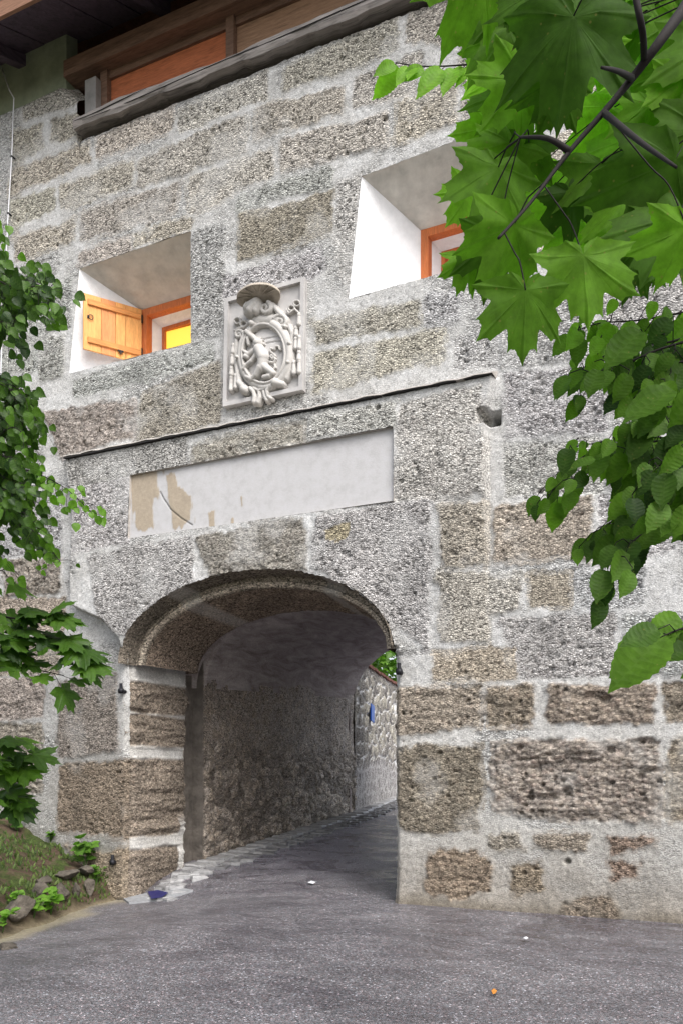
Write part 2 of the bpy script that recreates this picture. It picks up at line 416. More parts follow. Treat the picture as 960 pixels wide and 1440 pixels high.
TAN = (.475, .44, .385); GRY = (.455, .45, .435); BRN = (.275, .237, .19); BR2 = (.37, .325, .265); DRK = (.31, .28, .245)
B0 = [  # traced blocks of the main wall: polygon, tint, coarseness
 ([(33,136),(108,110),(112,140),(34,168)],TAN,.1),([(20,187),(58,178),(60,207),(20,228)],TAN,.1),([(73,172),(108,162),(110,190),(74,200)],TAN,.1),
 ([(18,240),(125,202),(128,226),(17,272)],TAN,.1),([(137,193),(240,152),(241,180),(137,222)],TAN,.1),([(255,155),(376,98),(375,138),(255,183)],TAN,.1),
 ([(403,97),(560,22),(556,72),(400,127)],TAN,.1),([(577,12),(640,-10),(640,60),(574,55)],TAN,.1),([(17,287),(73,267),(77,293),(17,318)],TAN,.1),
 ([(87,263),(187,230),(185,257),(87,293)],TAN,.15),([(197,228),(347,160),(345,212),(195,264)],TAN,.1),([(363,153),(483,125),(480,160),(362,193)],TAN,.2),
 ([(500,110),(590,75),(585,130),(500,148)],TAN,.1),([(22,337),(103,312),(105,337),(24,367)],TAN,.1),([(116,302),(250,258),(248,297),(115,338)],TAN,.1),
 ([(268,250),(383,212),(381,245),(268,300)],TAN,.1),([(397,198),(541,163),(540,203),(398,235)],TAN,.1),([(560,145),(640,115),(640,170),(560,200)],TAN,.1),
 ([(113,357),(182,337),(182,350),(113,372)],TAN,.1),([(192,330),(268,308),(268,322),(192,345)],TAN,.1),([(337,277),(465,240),(465,262),(338,293)],GRY,.1),
 ([(340,305),(468,272),(466,325),(338,366)],(.37,.33,.27),.15),([(272,330),(312,318),(312,470),(272,480)],GRY,.1),([(478,262),(503,250),(490,410),(472,330)],GRY,.1),
 ([(316,392),(450,352),(450,385),(318,420)],GRY,.1),([(444,454),(587,425),(587,455),(446,483)],TAN,.15),([(444,500),(620,467),(622,505),(444,550)],TAN,.1),
 ([(600,420),(640,420),(640,450),(605,455)],GRY,.1),([(640,480),(700,470),(700,515),(640,515)],GRY,.1),([(63,580),(190,567),(187,613),(87,640)],DRK,.5),
 ([(200,560),(308,510),(308,590),(200,620)],(.36,.33,.29),.15),([(103,535),(300,483),(300,505),(105,560)],GRY,.2),([(5,480),(52,477),(50,520),(5,525)],GRY,.1),
 ([(55,480),(90,472),(88,530),(57,535)],GRY,.2),([(30,415),(100,395),(97,460),(30,468)],GRY,.2),
 ([(682,815),(730,813),(728,854),(682,863)],TAN,.2),([(746,811),(798,808),(798,850),(746,854)],(.36,.32,.27),.2),([(813,811),(900,806),(900,850),(815,855)],GRY,.2),
 ([(702,872),(859,865),(859,946),(735,952)],GRY,.3),([(881,867),(1000,860),(1000,942),(881,942)],GRY,.3),([(612,916),(724,913),(722,953),(612,953)],BR2,.3),
 ([(555,972),(671,968),(671,1020),(557,1030)],BR2,.45),([(687,968),(748,964),(746,1018),(689,1020)],(.31,.26,.2),.6),([(772,968),(916,966),(916,1016),(770,1014)],BRN,.85),
 ([(936,967),(1010,963),(1010,1012),(938,1014)],BRN,.6),([(555,1053),(675,1050),(671,1170),(560,1165)],BRN,.5),
 ([(695,1047),(927,1042),(923,1158),(800,1152),(697,1137)],(.285,.25,.21),1.0),([(942,1040),(1010,1037),(1010,1150),(942,1155)],BRN,.7),
 ([(689,1175),(732,1170),(735,1195),(687,1195)],BR2,.4),([(748,1172),(829,1173),(824,1197),(750,1190)],BRN,.4),([(855,1177),(916,1180),(877,1197),(859,1199)],(.27,.205,.155),.4),
 ([(606,1199),(671,1193),(691,1223),(687,1252),(643,1262),(597,1254)],(.25,.20,.155),.6),([(717,1219),(757,1214),(763,1249),(728,1258)],(.25,.21,.15),.4),
 ([(859,1214),(903,1214),(899,1234),(864,1236)],(.28,.215,.165),.4),([(812,1268),(858,1262),(864,1284),(790,1280)],(.27,.215,.16),.4),
 ([(712,527),(850,520),(850,605),(712,612)],GRY,.3),([(712,628),(840,620),(840,690),(712,696)],GRY,.25),([(697,715),(828,700),(830,780),(697,787)],(.35,.31,.26),.4),
 ([(845,700),(950,690),(950,775),(845,780)],GRY,.3),([(862,520),(1000,510),(1000,600),(862,606)],GRY,.2),([(858,622),(1000,612),(1000,680),(858,688)],GRY,.2),
 ([(705,430),(830,405),(830,500),(705,515)],GRY,.2),([(845,400),(1000,370),(1000,490),(845,505)],GRY,.2),([(650,60),(780,10),(780,80),(650,120)],TAN,.1),
 ([(790,10),(960,-50),(960,50),(790,85)],TAN,.1),([(760,205),(900,150),(900,225),(760,275)],TAN,.1),([(760,295),(860,262),(860,330),(760,360)],TAN,.1),([(875,258),(1000,220),(1000,345),(875,375)],TAN,.1),
 ([(800,105),(960,65),(960,130),(800,180)],TAN,.1),([(650,140),(780,95),(780,135),(650,170)],TAN,.1),
 ([(10,792),(85,785),(85,832),(10,838)],DRK,.7),([(-40,845),(90,842),(90,885),(-40,892)],BR2,.3),([(-40,960),(60,950),(60,1008),(-40,1012)],DRK,.5),([(-40,1022),(58,1018),(56,1112),(-40,1118)],DRK,.6),
 ([(85,962),(165,948),(165,1052),(85,1064)],(.28,.25,.215),.3),([(85,1078),(190,1072),(188,1180),(85,1165)],(.25,.205,.155),.4),([(95,1190),(150,1200),(188,1192),(188,1262),(150,1262)],(.25,.21,.16),.5),  # lower-left tints darkened to stand in for bank and tree shade
 ([(-40,700),(85,690),(88,775),(-40,785)],GRY,.3),([(-40,590),(55,580),(60,680),(-40,690)],GRY,.3),([(-40,905),(85,895),(80,945),(-40,952)],BR2,.3)]
B1 = [  # blocks of the portal
 ([(273,627),(425,597),(425,620),(273,650)],(.36,.34,.31),.5),([(442,592),(556,565),(556,597),(440,613)],GRY,.2),([(562,570),(672,545),(676,690),(560,700)],GRY,.25),
 ([(97,652),(262,617),(262,655),(100,682)],GRY,.1),([(102,692),(178,672),(178,760),(102,775)],GRY,.3),([(125,785),(268,757),(270,848),(187,905),(140,868)],GRY,.12),
 ([(278,757),(425,730),(430,800),(300,815)],(.34,.31,.27),.5),([(447,727),(598,705),(592,910),(530,845),(440,795)],GRY,.12),([(620,715),(675,705),(678,787),(622,792)],TAN,.2),
 ([(612,806),(676,804),(676,896),(612,898)],TAN,.2),([(455,742),(490,735),(488,758),(456,762)],(.42,.36,.25),.1)]

STEP = .0155
x0, x1, z0, z1 = -7.6, 5.8, -.75, 10.25
nu = int((x1-x0)/STEP); nv = int((z1-z0)/STEP)
u = np.linspace(x0, x1, nu); v = np.linspace(z0, z1, nv); U, V = np.meshgrid(u, v)
portal_poly = Q([(89, 646), (692, 526), (679, 600), (681, 905), (640, 915), (555, 915), (400, 960), (183, 940), (165, 898), (142, 872), (96, 850), (101, 700), (96, 690)], PY)
wob = .05*(fbm(U, V, 3.5, 4, 41)-.5)
ps = poly_sdf(U, V, portal_poly) + wob*.6*sstep(4.9, 4.5, V)
prt = sstep(.012, -.012, ps)
fade = 1-sstep(4.5, 2.6, V)**.7*sstep(-.7, .3, U)
prt = prt*fade
def blocks_to(U, V, lists):
    m = np.zeros(U.shape); tint = np.zeros(U.shape+(3,)); tint[:] = GRY; crs = np.full(U.shape, .15); off = np.zeros(U.shape)
    w = (.085+.06*sstep(1.0, .4, V))*(fbm(U, V, 4.2, 4, 51)-.5) + .075*(fbm(U, V, 17, 4, 52)-.5) - .012 - .012*sstep(.6, 1.4, V)
    for L, Y, ok in lists:
        for poly, t, c in L:
            q = Q(poly, Y); xs = [a for a, b in q]; zs = [b for a, b in q]
            j0, j1 = np.searchsorted(V[:, 0], [min(zs)-.12, max(zs)+.12]); i0, i1 = np.searchsorted(U[0], [min(xs)-.12, max(xs)+.12])
            if j1 <= j0 or i1 <= i0: continue
            s = (slice(j0, j1), slice(i0, i1))
            dd = poly_sdf(U[s], V[s], q) + w[s]
            k = sstep(.028, -.022, dd)*ok[s]
            win = k > m[s]
            br = random.uniform(.88, 1.12); tt = np.array([t[0]*br*random.uniform(.97, 1.03), t[1]*br, t[2]*br*random.uniform(.96, 1.04)])
            near = (dd < .04) & (k >= m[s])
            tint[s] = np.where(near[..., None], tt, tint[s]); crs[s] = np.where(near, c, crs[s])
            off[s] = np.where(near, random.uniform(-.006, .012), off[s])
            m[s] = np.maximum(m[s], k)
    return m, tint, crs, off
inport = (ps < 0).astype(float)
m, tint, crs, off = blocks_to(U, V, [(B0, 0, 1-inport), (B1, PY, inport)])
# running bond beyond what was traced
xl = F(0, 700)[0]; xr = F(975, 700)[0]
row = np.floor((V+.3)/.48); fr = (V+.3)/.48-row
cx = (U+(row % 2)*.5+hsh(row, row*0, 71)*.6)/1.05; cc = np.floor(cx); fx = cx-cc
db = np.minimum(np.minimum(fr, 1-fr)*.48, np.minimum(fx, 1-fx)*1.05)
mb = sstep(.03, .065, db+.05*(fbm(U, V, 5, 4, 73)-.5))
outm = np.maximum(sstep(xl-.1, xl-.25, U), sstep(xr+.25, xr+.4, U)); outm = np.maximum(outm, 0)
m = m*(1-outm)+mb*outm
rb = .85+.3*hsh(cc, row, 75)
tint = np.where((outm > .5)[..., None], np.stack([GRY[i]*rb for i in range(3)], -1), tint)
# mortar-smeared zones read as half stone
smear = sstep(.46, .62, fbm(U, V, 1.9, 5, 61))*.75*(1-.7*sstep(1.2, .3, V))
m = np.clip(np.maximum(m*(1-.35*sstep(.55, .75, fbm(U, V, 2.4, 4, 63))), smear*(m < .5)), 0, 1)
brown = sstep(2.9, .8, V)
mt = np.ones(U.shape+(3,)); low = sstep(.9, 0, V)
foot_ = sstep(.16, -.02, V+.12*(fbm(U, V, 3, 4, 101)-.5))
left_shade = .30*sstep(XC-AA+.1, XC-AA-.2, U)*sstep(3.4, 2.4, V)  # shade of bank and trees painted into the lower-left mortar
mt[..., 0] = (1-left_shade)*(1-.32*low-.13*brown)*(1-.3*foot_); mt[..., 1] = (1-left_shade)*(1-.345*low-.15*brown)*(1-.33*foot_); mt[..., 2] = (1-left_shade)*(1-.365*low-.19*brown)*(1-.38*foot_)
# relief
d1, d2, r1 = voro(U, V*1.5, 15, 81); e1, e2, r2 = voro(U, V*1.4, 38, 83)
ledge = fbm(U*.5, V*2.2, 5, 4, 87)-.5
pmask = sstep(.38, .62, fbm(U, V*1.6, 2.6, 4, 103)); wq = .35*(fbm(U, V, 30, 3, 105)-.5)
pit = sstep(.74, .97, r1)*sstep(.50, .16, d1+wq)*pmask; pit2 = sstep(.72, .95, r2)*sstep(.5, .15, e1+wq)*(.35+.65*pmask)
crev = sstep(.60, .72, fbm(U*.55, V*2.6, 4.5, 5, 107))
h = prt*(-PY) + m*(off + .006 + .022*(fbm(U, V, 7, 5, 85)-.5)*(.5+crs) + crs*.04*ledge + .010*(.6-e1) + crs*.024*(.6-d1) + crs*.02*(r1-.5) - crs*crs*.045*crev - pit*(.026+.06*crs) - pit2*.022) \
    + (1-m)*(.022*(fbm(U, V, 3.2, 4, 91)-.5) + .012*(fbm(U, V, 22, 4, 93)-.5) - .012*sstep(.9, .97, r2)*sstep(.45, .2, e1))
h += .05*(fbm(U, V, .9, 3, 95)-.5)*sstep(1.6, .2, V)
h += .03*sstep(.25, -.05, V)                               # spread mortar foot
# big single cavities the photograph shows
for px, py, r, dp, Y in ((683, 582, .10, .30, PY), (306, 155, .035, .06, 0), (797, 1212, .030, .08, 0), (531, 574, .03, .05, PY), (541, 168, .035, .05, 0), (567, 1003, .022, .05, 0), (577, 1004, .02, .05, 0),
                         (745, 1122, .04, .06, 0), (900, 1092, .04, .06, 0), (797, 1113, .05, .06, 0), (858, 1055, .04, .05, 0), (730, 1052, .03, .05, 0), (850, 985, .05, .05, 0)):
    a, b = F(px, py, Y); q = np.hypot((U-a)/1.15, V-b+.5*wob) if r < .09 else np.maximum(np.abs(U-a)/1.0, np.abs(V-b)/.75)+.4*wob
    h -= dp*sstep(r, r*.55, q)
# holes: arch, windows, panel, stepped top
fA = arch_f(U, V); fWL = poly_sdf(U, V, WL); fWR = poly_sdf(U, V, WR); fP = poly_sdf(U, V, PANEL)
topz = F(200, 163)[1]
xb = F(112, 190)[0]
topL = F(60, 113)[1]
top = np.where(U < xb-.02, topL+.06*(fbm(U, V*0, 2, 3, 97)-.5) - .25*sstep(xb-.35, xb-.02, U), topz+.05*(fbm(U, V*0, 4, 3, 98)-.5))
fT = top-V
edge_r = .05*sstep(.12, 0, fT)
h -= np.where(U < xb, .25*sstep(.30, 0, fT)**2, .02*sstep(.1, 0, fT))
# rounded, worn jamb corners
m = np.maximum(m, .75*sstep(.05, .02, np.abs(ps+.01))*(U > -1)*(V < 4.6))
h -= .05*sstep(.07, 0, fA)**2*(V < ZS)
h += .035*sstep(.30, 0, fA)*sstep(1.3, .3, V)*0
f = np.minimum(np.minimum(np.minimum(fA, fWL), np.minimum(fWR, fP)), fT)
fc = (f[:-1, :-1]+f[1:, 1:]+f[1:, :-1]+f[:-1, 1:])/4
keep = fc > 0
gy, gx = np.gradient(f, v, u)
near = np.abs(f) < STEP*1.6
kv = np.zeros(U.shape, bool); kv[:-1, :-1] |= keep; kv[1:, :-1] |= keep; kv[:-1, 1:] |= keep; kv[1:, 1:] |= keep
dv = np.zeros(U.shape, bool); nk = ~keep; dv[:-1, :-1] |= nk; dv[1:, :-1] |= nk; dv[:-1, 1:] |= nk; dv[1:, 1:] |= nk
bd = kv & dv & near
gl = gx*gx+gy*gy+1e-9
rag = np.where(np.abs(f-fP) < 1e-6, .5, np.where(np.abs(f-fA) < 1e-6, 2.4, .9))*.016*(fbm(U, V, 30, 3, 99)-.5)
UX = np.where(bd, U-(f-rag)*gx/gl, U); VZ = np.where(bd, V-(f-rag)*gy/gl, V)
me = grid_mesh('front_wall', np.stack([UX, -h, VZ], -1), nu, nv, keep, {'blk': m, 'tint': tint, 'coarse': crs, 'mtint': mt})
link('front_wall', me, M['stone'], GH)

# rough sheets for the jamb, the passage and the lane wall
def rough_sheet(name, mat, nu, nv, us, vs, posf, field, parent, flip=False, **kw):
    u = np.linspace(*us, nu); v = np.linspace(*vs, nv); U, V = np.meshgrid(u, v)
    h, blk, tint, crs, mt = field(U, V)
    me = grid_mesh(name, posf(U, V, h), nu, nv, None, {'blk': blk, 'tint': tint, 'coarse': crs, 'mtint': mt}, flip=flip)
    return link(name, me, mat, parent)
def col(U, c): 
    a = np.zeros(U.shape+(3,)); a[:] = c; return a
XJ = XC-AA
def jamb_field(U, V):
    w = .05*(fbm(U, V, 4, 4, 111)-.5)
    bands = [(2.07, 2.46), (1.66, 2.06), (.56, 1.53), (-.6, .43)]
    m = np.zeros(U.shape)
    for a, b in bands: m = np.maximum(m, sstep(-.02, .03, np.minimum(V-a, b-V)+w))
    led = fbm(U*.5, V*2.4, 5, 4, 113)-.5; d1, d2, r1 = voro(U, V*1.4, 22, 115)
    bl = np.zeros(U.shape)
    for a, b in bands: bl = np.maximum(bl, np.sqrt(np.clip(1-((V-(a+b)/2)/((b-a)/2+.02))**2, 0, 1)))
    h = .045*bl + m*(.10*led+.03*(fbm(U, V, 9, 4, 117)-.5)+.018*(.6-d1)-.02*sstep(.8, .95, r1)*sstep(.5, .2, d1)) + (1-m)*.02 + .04*sstep(2.0, 2.2, V)*sstep(.6, 1.1, U)
    h -= .09*sstep(.22, 0, U)**2 + .05*sstep(1.0, 1.12, U)*0 + .16*sstep(.25, -.3, V)*sstep(.1, .9, U)
    h += .10*sstep(.45, -.1, V)*sstep(.9, .1, U)*0
    mt = col(U, (1, .98, .95))*(1+.25*sstep(.9, .2, V)[..., None]*sstep(.8, 1.05, U)[..., None])
    m = m*(1-sstep(.98, 1.02, U+.6*w)*sstep(.85, .6, V))
    return h, m, col(U, (.245, .205, .165))*(.8+.5*fbm(U, V, 2, 4, 119)[..., None]), np.full(U.shape, .55), mt
rough_sheet('gate_jamb', M['stone'], 90, 230, (0, 1.12), (-.75, ZS+.12), lambda U, V, h: np.stack([XJ+h-.015, U+.0, V], -1), jamb_field, GH)
rough_sheet('gate_jamb', M['stone'], 60, 150, (0, 1.12), (-.75, ZS+.12), lambda U, V, h: np.stack([XC+AA-h+.015, U, V], -1), jamb_field, GH, flip=True)

# archivolt and soffit ring swept along the arch
def arc_sweep(name, prof, mat, parent, n=140, a0=-.02, ny=None, rag=.0):
    ths = np.linspace(math.pi+a0*-1, a0*1, n) if False else np.linspace(math.pi, 0, n)
    pts = []
    for k, th in enumerate(ths):
        for j, (dd, y) in enumerate(prof):
            a = AA-dd; b = BB-dd
            x = XC+a*math.cos(th); z = ZS+b*math.sin(th)
            pts.append((x, y, z))
    P = np.array(pts).reshape(n, len(prof), 3)
    nz = rag*(fbm(P[..., 0]*1.0+P[..., 1], P[..., 2]+P[..., 1]*.7, 11, 4, 131)-.5)
    dirx = P[..., 0]-XC; dirz = np.maximum(P[..., 2]-ZS, 0); L = np.hypot(dirx, dirz)+1e-6
    P[..., 0] += dirx/L*nz; P[..., 2] += dirz/L*nz; P[..., 1] += nz*.7
    U = P[..., 0]; V = P[..., 2]
    seam = np.zeros(U.shape); ang = np.broadcast_to(ths[:, None], U.shape)
    for s in (.30, .68): seam = np.maximum(seam, sstep(.035, .015, np.abs(ang/math.pi-s+.02*(fbm(U, V, 6, 3, 133)-.5))))
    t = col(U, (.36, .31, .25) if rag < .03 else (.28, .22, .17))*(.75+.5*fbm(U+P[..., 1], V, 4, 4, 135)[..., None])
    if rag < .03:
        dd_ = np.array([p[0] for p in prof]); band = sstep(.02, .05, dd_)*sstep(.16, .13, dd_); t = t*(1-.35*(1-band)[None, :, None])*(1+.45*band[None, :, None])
    me = grid_mesh(name, P, len(prof), n, None, {'blk': 1-.45*seam, 'tint': t, 'coarse': np.full(U.shape, .15), 'mtint': col(U, (.95, .93, .9))})
    return link(name, me, mat, parent)
def dens(pr, st=.025):
    o = []
    for (a, b), (c, d) in zip(pr[:-1], pr[1:]):
        n = max(1, int(math.hypot(a-c, b-d)/st)); o += [(a+(c-a)*i/n, b+(d-b)*i/n) for i in range(n)]
    return o+[pr[-1]]
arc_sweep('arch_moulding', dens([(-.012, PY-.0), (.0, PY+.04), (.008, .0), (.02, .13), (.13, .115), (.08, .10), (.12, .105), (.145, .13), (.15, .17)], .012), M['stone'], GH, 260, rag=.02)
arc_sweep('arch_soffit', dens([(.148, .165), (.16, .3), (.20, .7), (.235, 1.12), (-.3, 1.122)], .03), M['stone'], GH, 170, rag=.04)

# passage behind the gate ring
def pass_field(U, V):
    d1, d2, r1 = voro(U*.9+.2*fbm(U, V, 3, 3, 141), V*1.1, 6.5, 143); e1, e2, r2 = voro(U, V, 13, 145)
    up = sstep(2.0, 1.5, V)
    h = .075*(fbm(U, V, 2.2, 5, 147)-.5) + up*(.035*(r1-.5)+.03*sstep(0, .25, d2-d1)-.02) + .03*(fbm(U, V, 12, 4, 149)-.5) + up*.02*(r2-.5)
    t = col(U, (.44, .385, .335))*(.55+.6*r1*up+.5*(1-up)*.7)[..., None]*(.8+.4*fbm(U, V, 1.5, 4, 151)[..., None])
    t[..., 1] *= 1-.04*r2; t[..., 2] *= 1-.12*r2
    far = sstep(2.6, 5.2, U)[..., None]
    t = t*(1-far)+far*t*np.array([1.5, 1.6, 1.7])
    blk = np.clip(1-.6*sstep(.12, .03, d2-d1)*up, 0, 1)
    return h, blk, t, np.full(U.shape, .45), col(U, (1, 1, 1))
XT = -3.45
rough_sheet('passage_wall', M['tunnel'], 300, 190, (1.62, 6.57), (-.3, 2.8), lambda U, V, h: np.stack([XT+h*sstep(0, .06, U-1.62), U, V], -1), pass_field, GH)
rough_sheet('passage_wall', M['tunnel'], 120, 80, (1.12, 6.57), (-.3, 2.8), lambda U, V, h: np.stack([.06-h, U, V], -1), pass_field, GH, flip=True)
mbx = MB()
mbx.add([(-3.62, 1.115, -.4), (-3.62, 1.64, -.4), (-3.62, 1.64, 3.5), (-3.62, 1.115, 3.5)], [(0, 1, 2, 3)])
mbx.add([(-3.63, 1.625, -.4), (XT+.01, 1.625, -.4), (XT+.01, 1.625, 3.5), (-3.63, 1.625, 3.5)], [(0, 1, 2, 3)])
mbx.add([(-3.63, 1.118, -.4), (-3.40, 1.118, -.4), (-3.40, 1.118, 2.7), (-3.63, 1.118, 2.7)], [(0, 1, 2, 3)])
mbx.build('gate_rebate', M['rebate'], GH)
n = 60; ys = np.linspace(1.10, 6.57, 110); th = np.linspace(math.pi, 0, n)
TH, YY = np.meshgrid(th, ys)
nzv = .04*(fbm(TH*3, YY, 1.5, 4, 161)-.5)
VX = -1.695+(1.755+nzv)*np.cos(TH); VZv = 2.42+.05*YY+(1.07+nzv)*np.sin(TH)
VX = np.where(YY < 1.62, -1.695+1.95*np.cos(TH), VX)
me = grid_mesh('passage_vault', np.stack([VX, YY, VZv], -1), n, 110)
link('passage_vault', me, M['vault'], GH)

# rear and side walls, floor slab above the passage (closed shell, rear lowered for sun)
mbx = MB()
ya, yb = 6.2, 6.55
def rearprof(k=40):
    return [(-1.695+1.81*math.cos(t), 2.73+1.13*math.sin(t)) for t in np.linspace(math.pi, 0, k)]
ap = rearprof()
out = [(-7.6, -.5), (-3.50, -.5)] + [(a, b) for a, b in ap] + [(.13, -.5), (5.8, -.5), (5.8, 9.8), (-7.6, 9.8)]
for y in (ya, yb):
    # strips
    for (a, b), (c, d) in zip(ap[:-1], ap[1:]): mbx.add([(a, y, b), (c, y, d), (c, y, 4.5), (a, y, 4.5)], [(0, 1, 2, 3)])
    mbx.add([(-7.6, y, -.5), (-3.50, y, -.5), (-3.50, y, 4.5), (-7.6, y, 4.5)], [(0, 1, 2, 3)])
    mbx.add([(.13, y, -.5), (5.8, y, -.5), (5.8, y, 4.5), (.13, y, 4.5)], [(0, 1, 2, 3)])
full = [(-3.50, -.5)]+ap+[(.13, -.5)]
for (a, b), (c, d) in zip(full[:-1], full[1:]): mbx.add([(a, ya, b), (c, ya, d), (c, yb, d), (a, yb, b)], [(0, 1, 2, 3)])
mbx.build('rear_wall', M['vault'], GH)
for x in (-7.62, 5.82):
    mbx = MB(); mbx.box((x, 1.65, 4.75), (.02, 1.75, 5.5)); mbx.build('end_wall', M['soffit'], GH)
    mbx = MB(); mbx.box((x, 4.98, 1.95), (.02, 1.575, 2.6)); mbx.build('added_annexe_end', M['soffit'], GH)  # added low annexe, unseen, shaped so sun reaches the lane wall
mbx = MB(); mbx.box((-.9, 3.42, 7.3), (6.74, .05, 2.95)); mbx.build('unseen_back_wall', M['soffit'], GH)  # unseen, set well forward so sun clears it to the lane
mbx = MB(); mbx.box((-.9, 5.1, 4.56), (6.9, 1.62, .05)); mbx.build('added_annexe_roof', M['rooftile'], GH)  # added unseen roof, kept low to let sun over it

# cornice: sloping stone wash over a thin dark drip edge
mbx = MB()
ca = F(88, 642, -.2); cb = F(691, 523, -.2)
nseg = 60; zt = []
def cz(x): 
    t = (x-ca[0])/(cb[0]-ca[0]); return ca[1]+(cb[1]-ca[1])*t+.035*math.exp(-((x+3.1)/.7)**2)*0
vs = []
for i in range(nseg+1):
    x = ca[0]+(cb[0]-ca[0])*i/nseg; z = cz(x)+.008*math.sin(i*1.7)*math.sin(i*.31)
    vs += [(x, .02, z+.10), (x, -.19, z+.013), (x, -.195, z), (x, -.06, z-.002)]
fs = []
for i in range(nseg):
    for k in range(3): fs.append((i*4+k, i*4+k+1, i*4+k+5, i*4+k+4))
fs += [(0, 3, 2, 1), (nseg*4, nseg*4+1, nseg*4+2, nseg*4+3)]
mbx.add(vs, fs)
cor = mbx.build('cornice', M['cornice'], GH)
mbx = MB()
mbx.box(((ca[0]+cb[0])/2, -.148, (ca[1]+cb[1])/2-.0065), ((cb[0]-ca[0])/2-.004, .04, .005))
mbx.build('drip_edge', M['capmetal'], cor)

# blank inscription panel
nu, nv = 300, 90
uu = np.linspace(0, 1, nu); vv = np.linspace(0, 1, nv); S, T = np.meshgrid(uu, vv)
tl, tr, br, bl = [np.array(p) for p in PANEL]
XY = (bl*(1-S[..., None])+br*S[..., None])*(1-T[..., None])+(tl*(1-S[..., None])+tr*S[..., None])*T[..., None]
c0 = XY.mean((0, 1)); XY = c0+(XY-c0)*1.004
X_, Z_ = XY[..., 0], XY[..., 1]
wv = .05*(fbm(X_, Z_*.35, 9, 4, 171)-.5)
st = np.zeros(X_.shape)
for poly in ([(181,664),(222,656),(224,690),(220,702),(214,700),(214,742),(193,745),(186,735)], [(226,660),(243,662),(250,683),(263,690),(268,695),(269,733),(250,741),(242,740),(240,722),(232,700),(227,675)], [(290,720),(299,718),(298,742),(291,744)], [(336,697),(341,696),(340,712),(336,713)], [(322,728),(327,727),(327,738),(322,739)]):
    st = np.maximum(st, sstep(.012, -.012, poly_sdf(X_, Z_, Q(poly, PY))+wv*2+.10*(fbm(X_*3.2, Z_*.55, 7, 4, 177)-.5)))
cr = Q([(223, 690), (228, 700), (238, 715), (252, 727), (268, 737)], PY)
cd = np.full(X_.shape, 9.)
for (a, b), (c, d) in zip(cr[:-1], cr[1:]):
    ex, ey = c-a, d-b; t = np.clip(((X_-a)*ex+(Z_-b)*ey)/(ex*ex+ey*ey), 0, 1); cd = np.minimum(cd, np.hypot(X_-a-ex*t, Z_-b-ey*t))
crk = sstep(.009, .002, cd)*.85
me = grid_mesh('inscription_panel', np.stack([X_, PY+.035+.012*crk-.004*(fbm(X_, Z_, 3, 4, 173)-.5)-.002*st, Z_], -1), nu, nv, None, {'stain': st*.9, 'crack': crk})
tag(link('inscription_panel', me, M['panel'], GH), 'long blank whitish plaster panel with brown stains and crack at its left end')
mbx = MB()
for p, q in zip(PANEL, PANEL[1:]+PANEL[:1]):
    a = (p[0], PY+.05, p[1]); b = (q[0], PY+.05, q[1]); mbx.add([a, b, (b[0], PY+.0, b[2]), (a[0], PY+.0, a[2])], [(0, 1, 2, 3)])
mbx.build('panel_rebate', M['cornice'], GH)

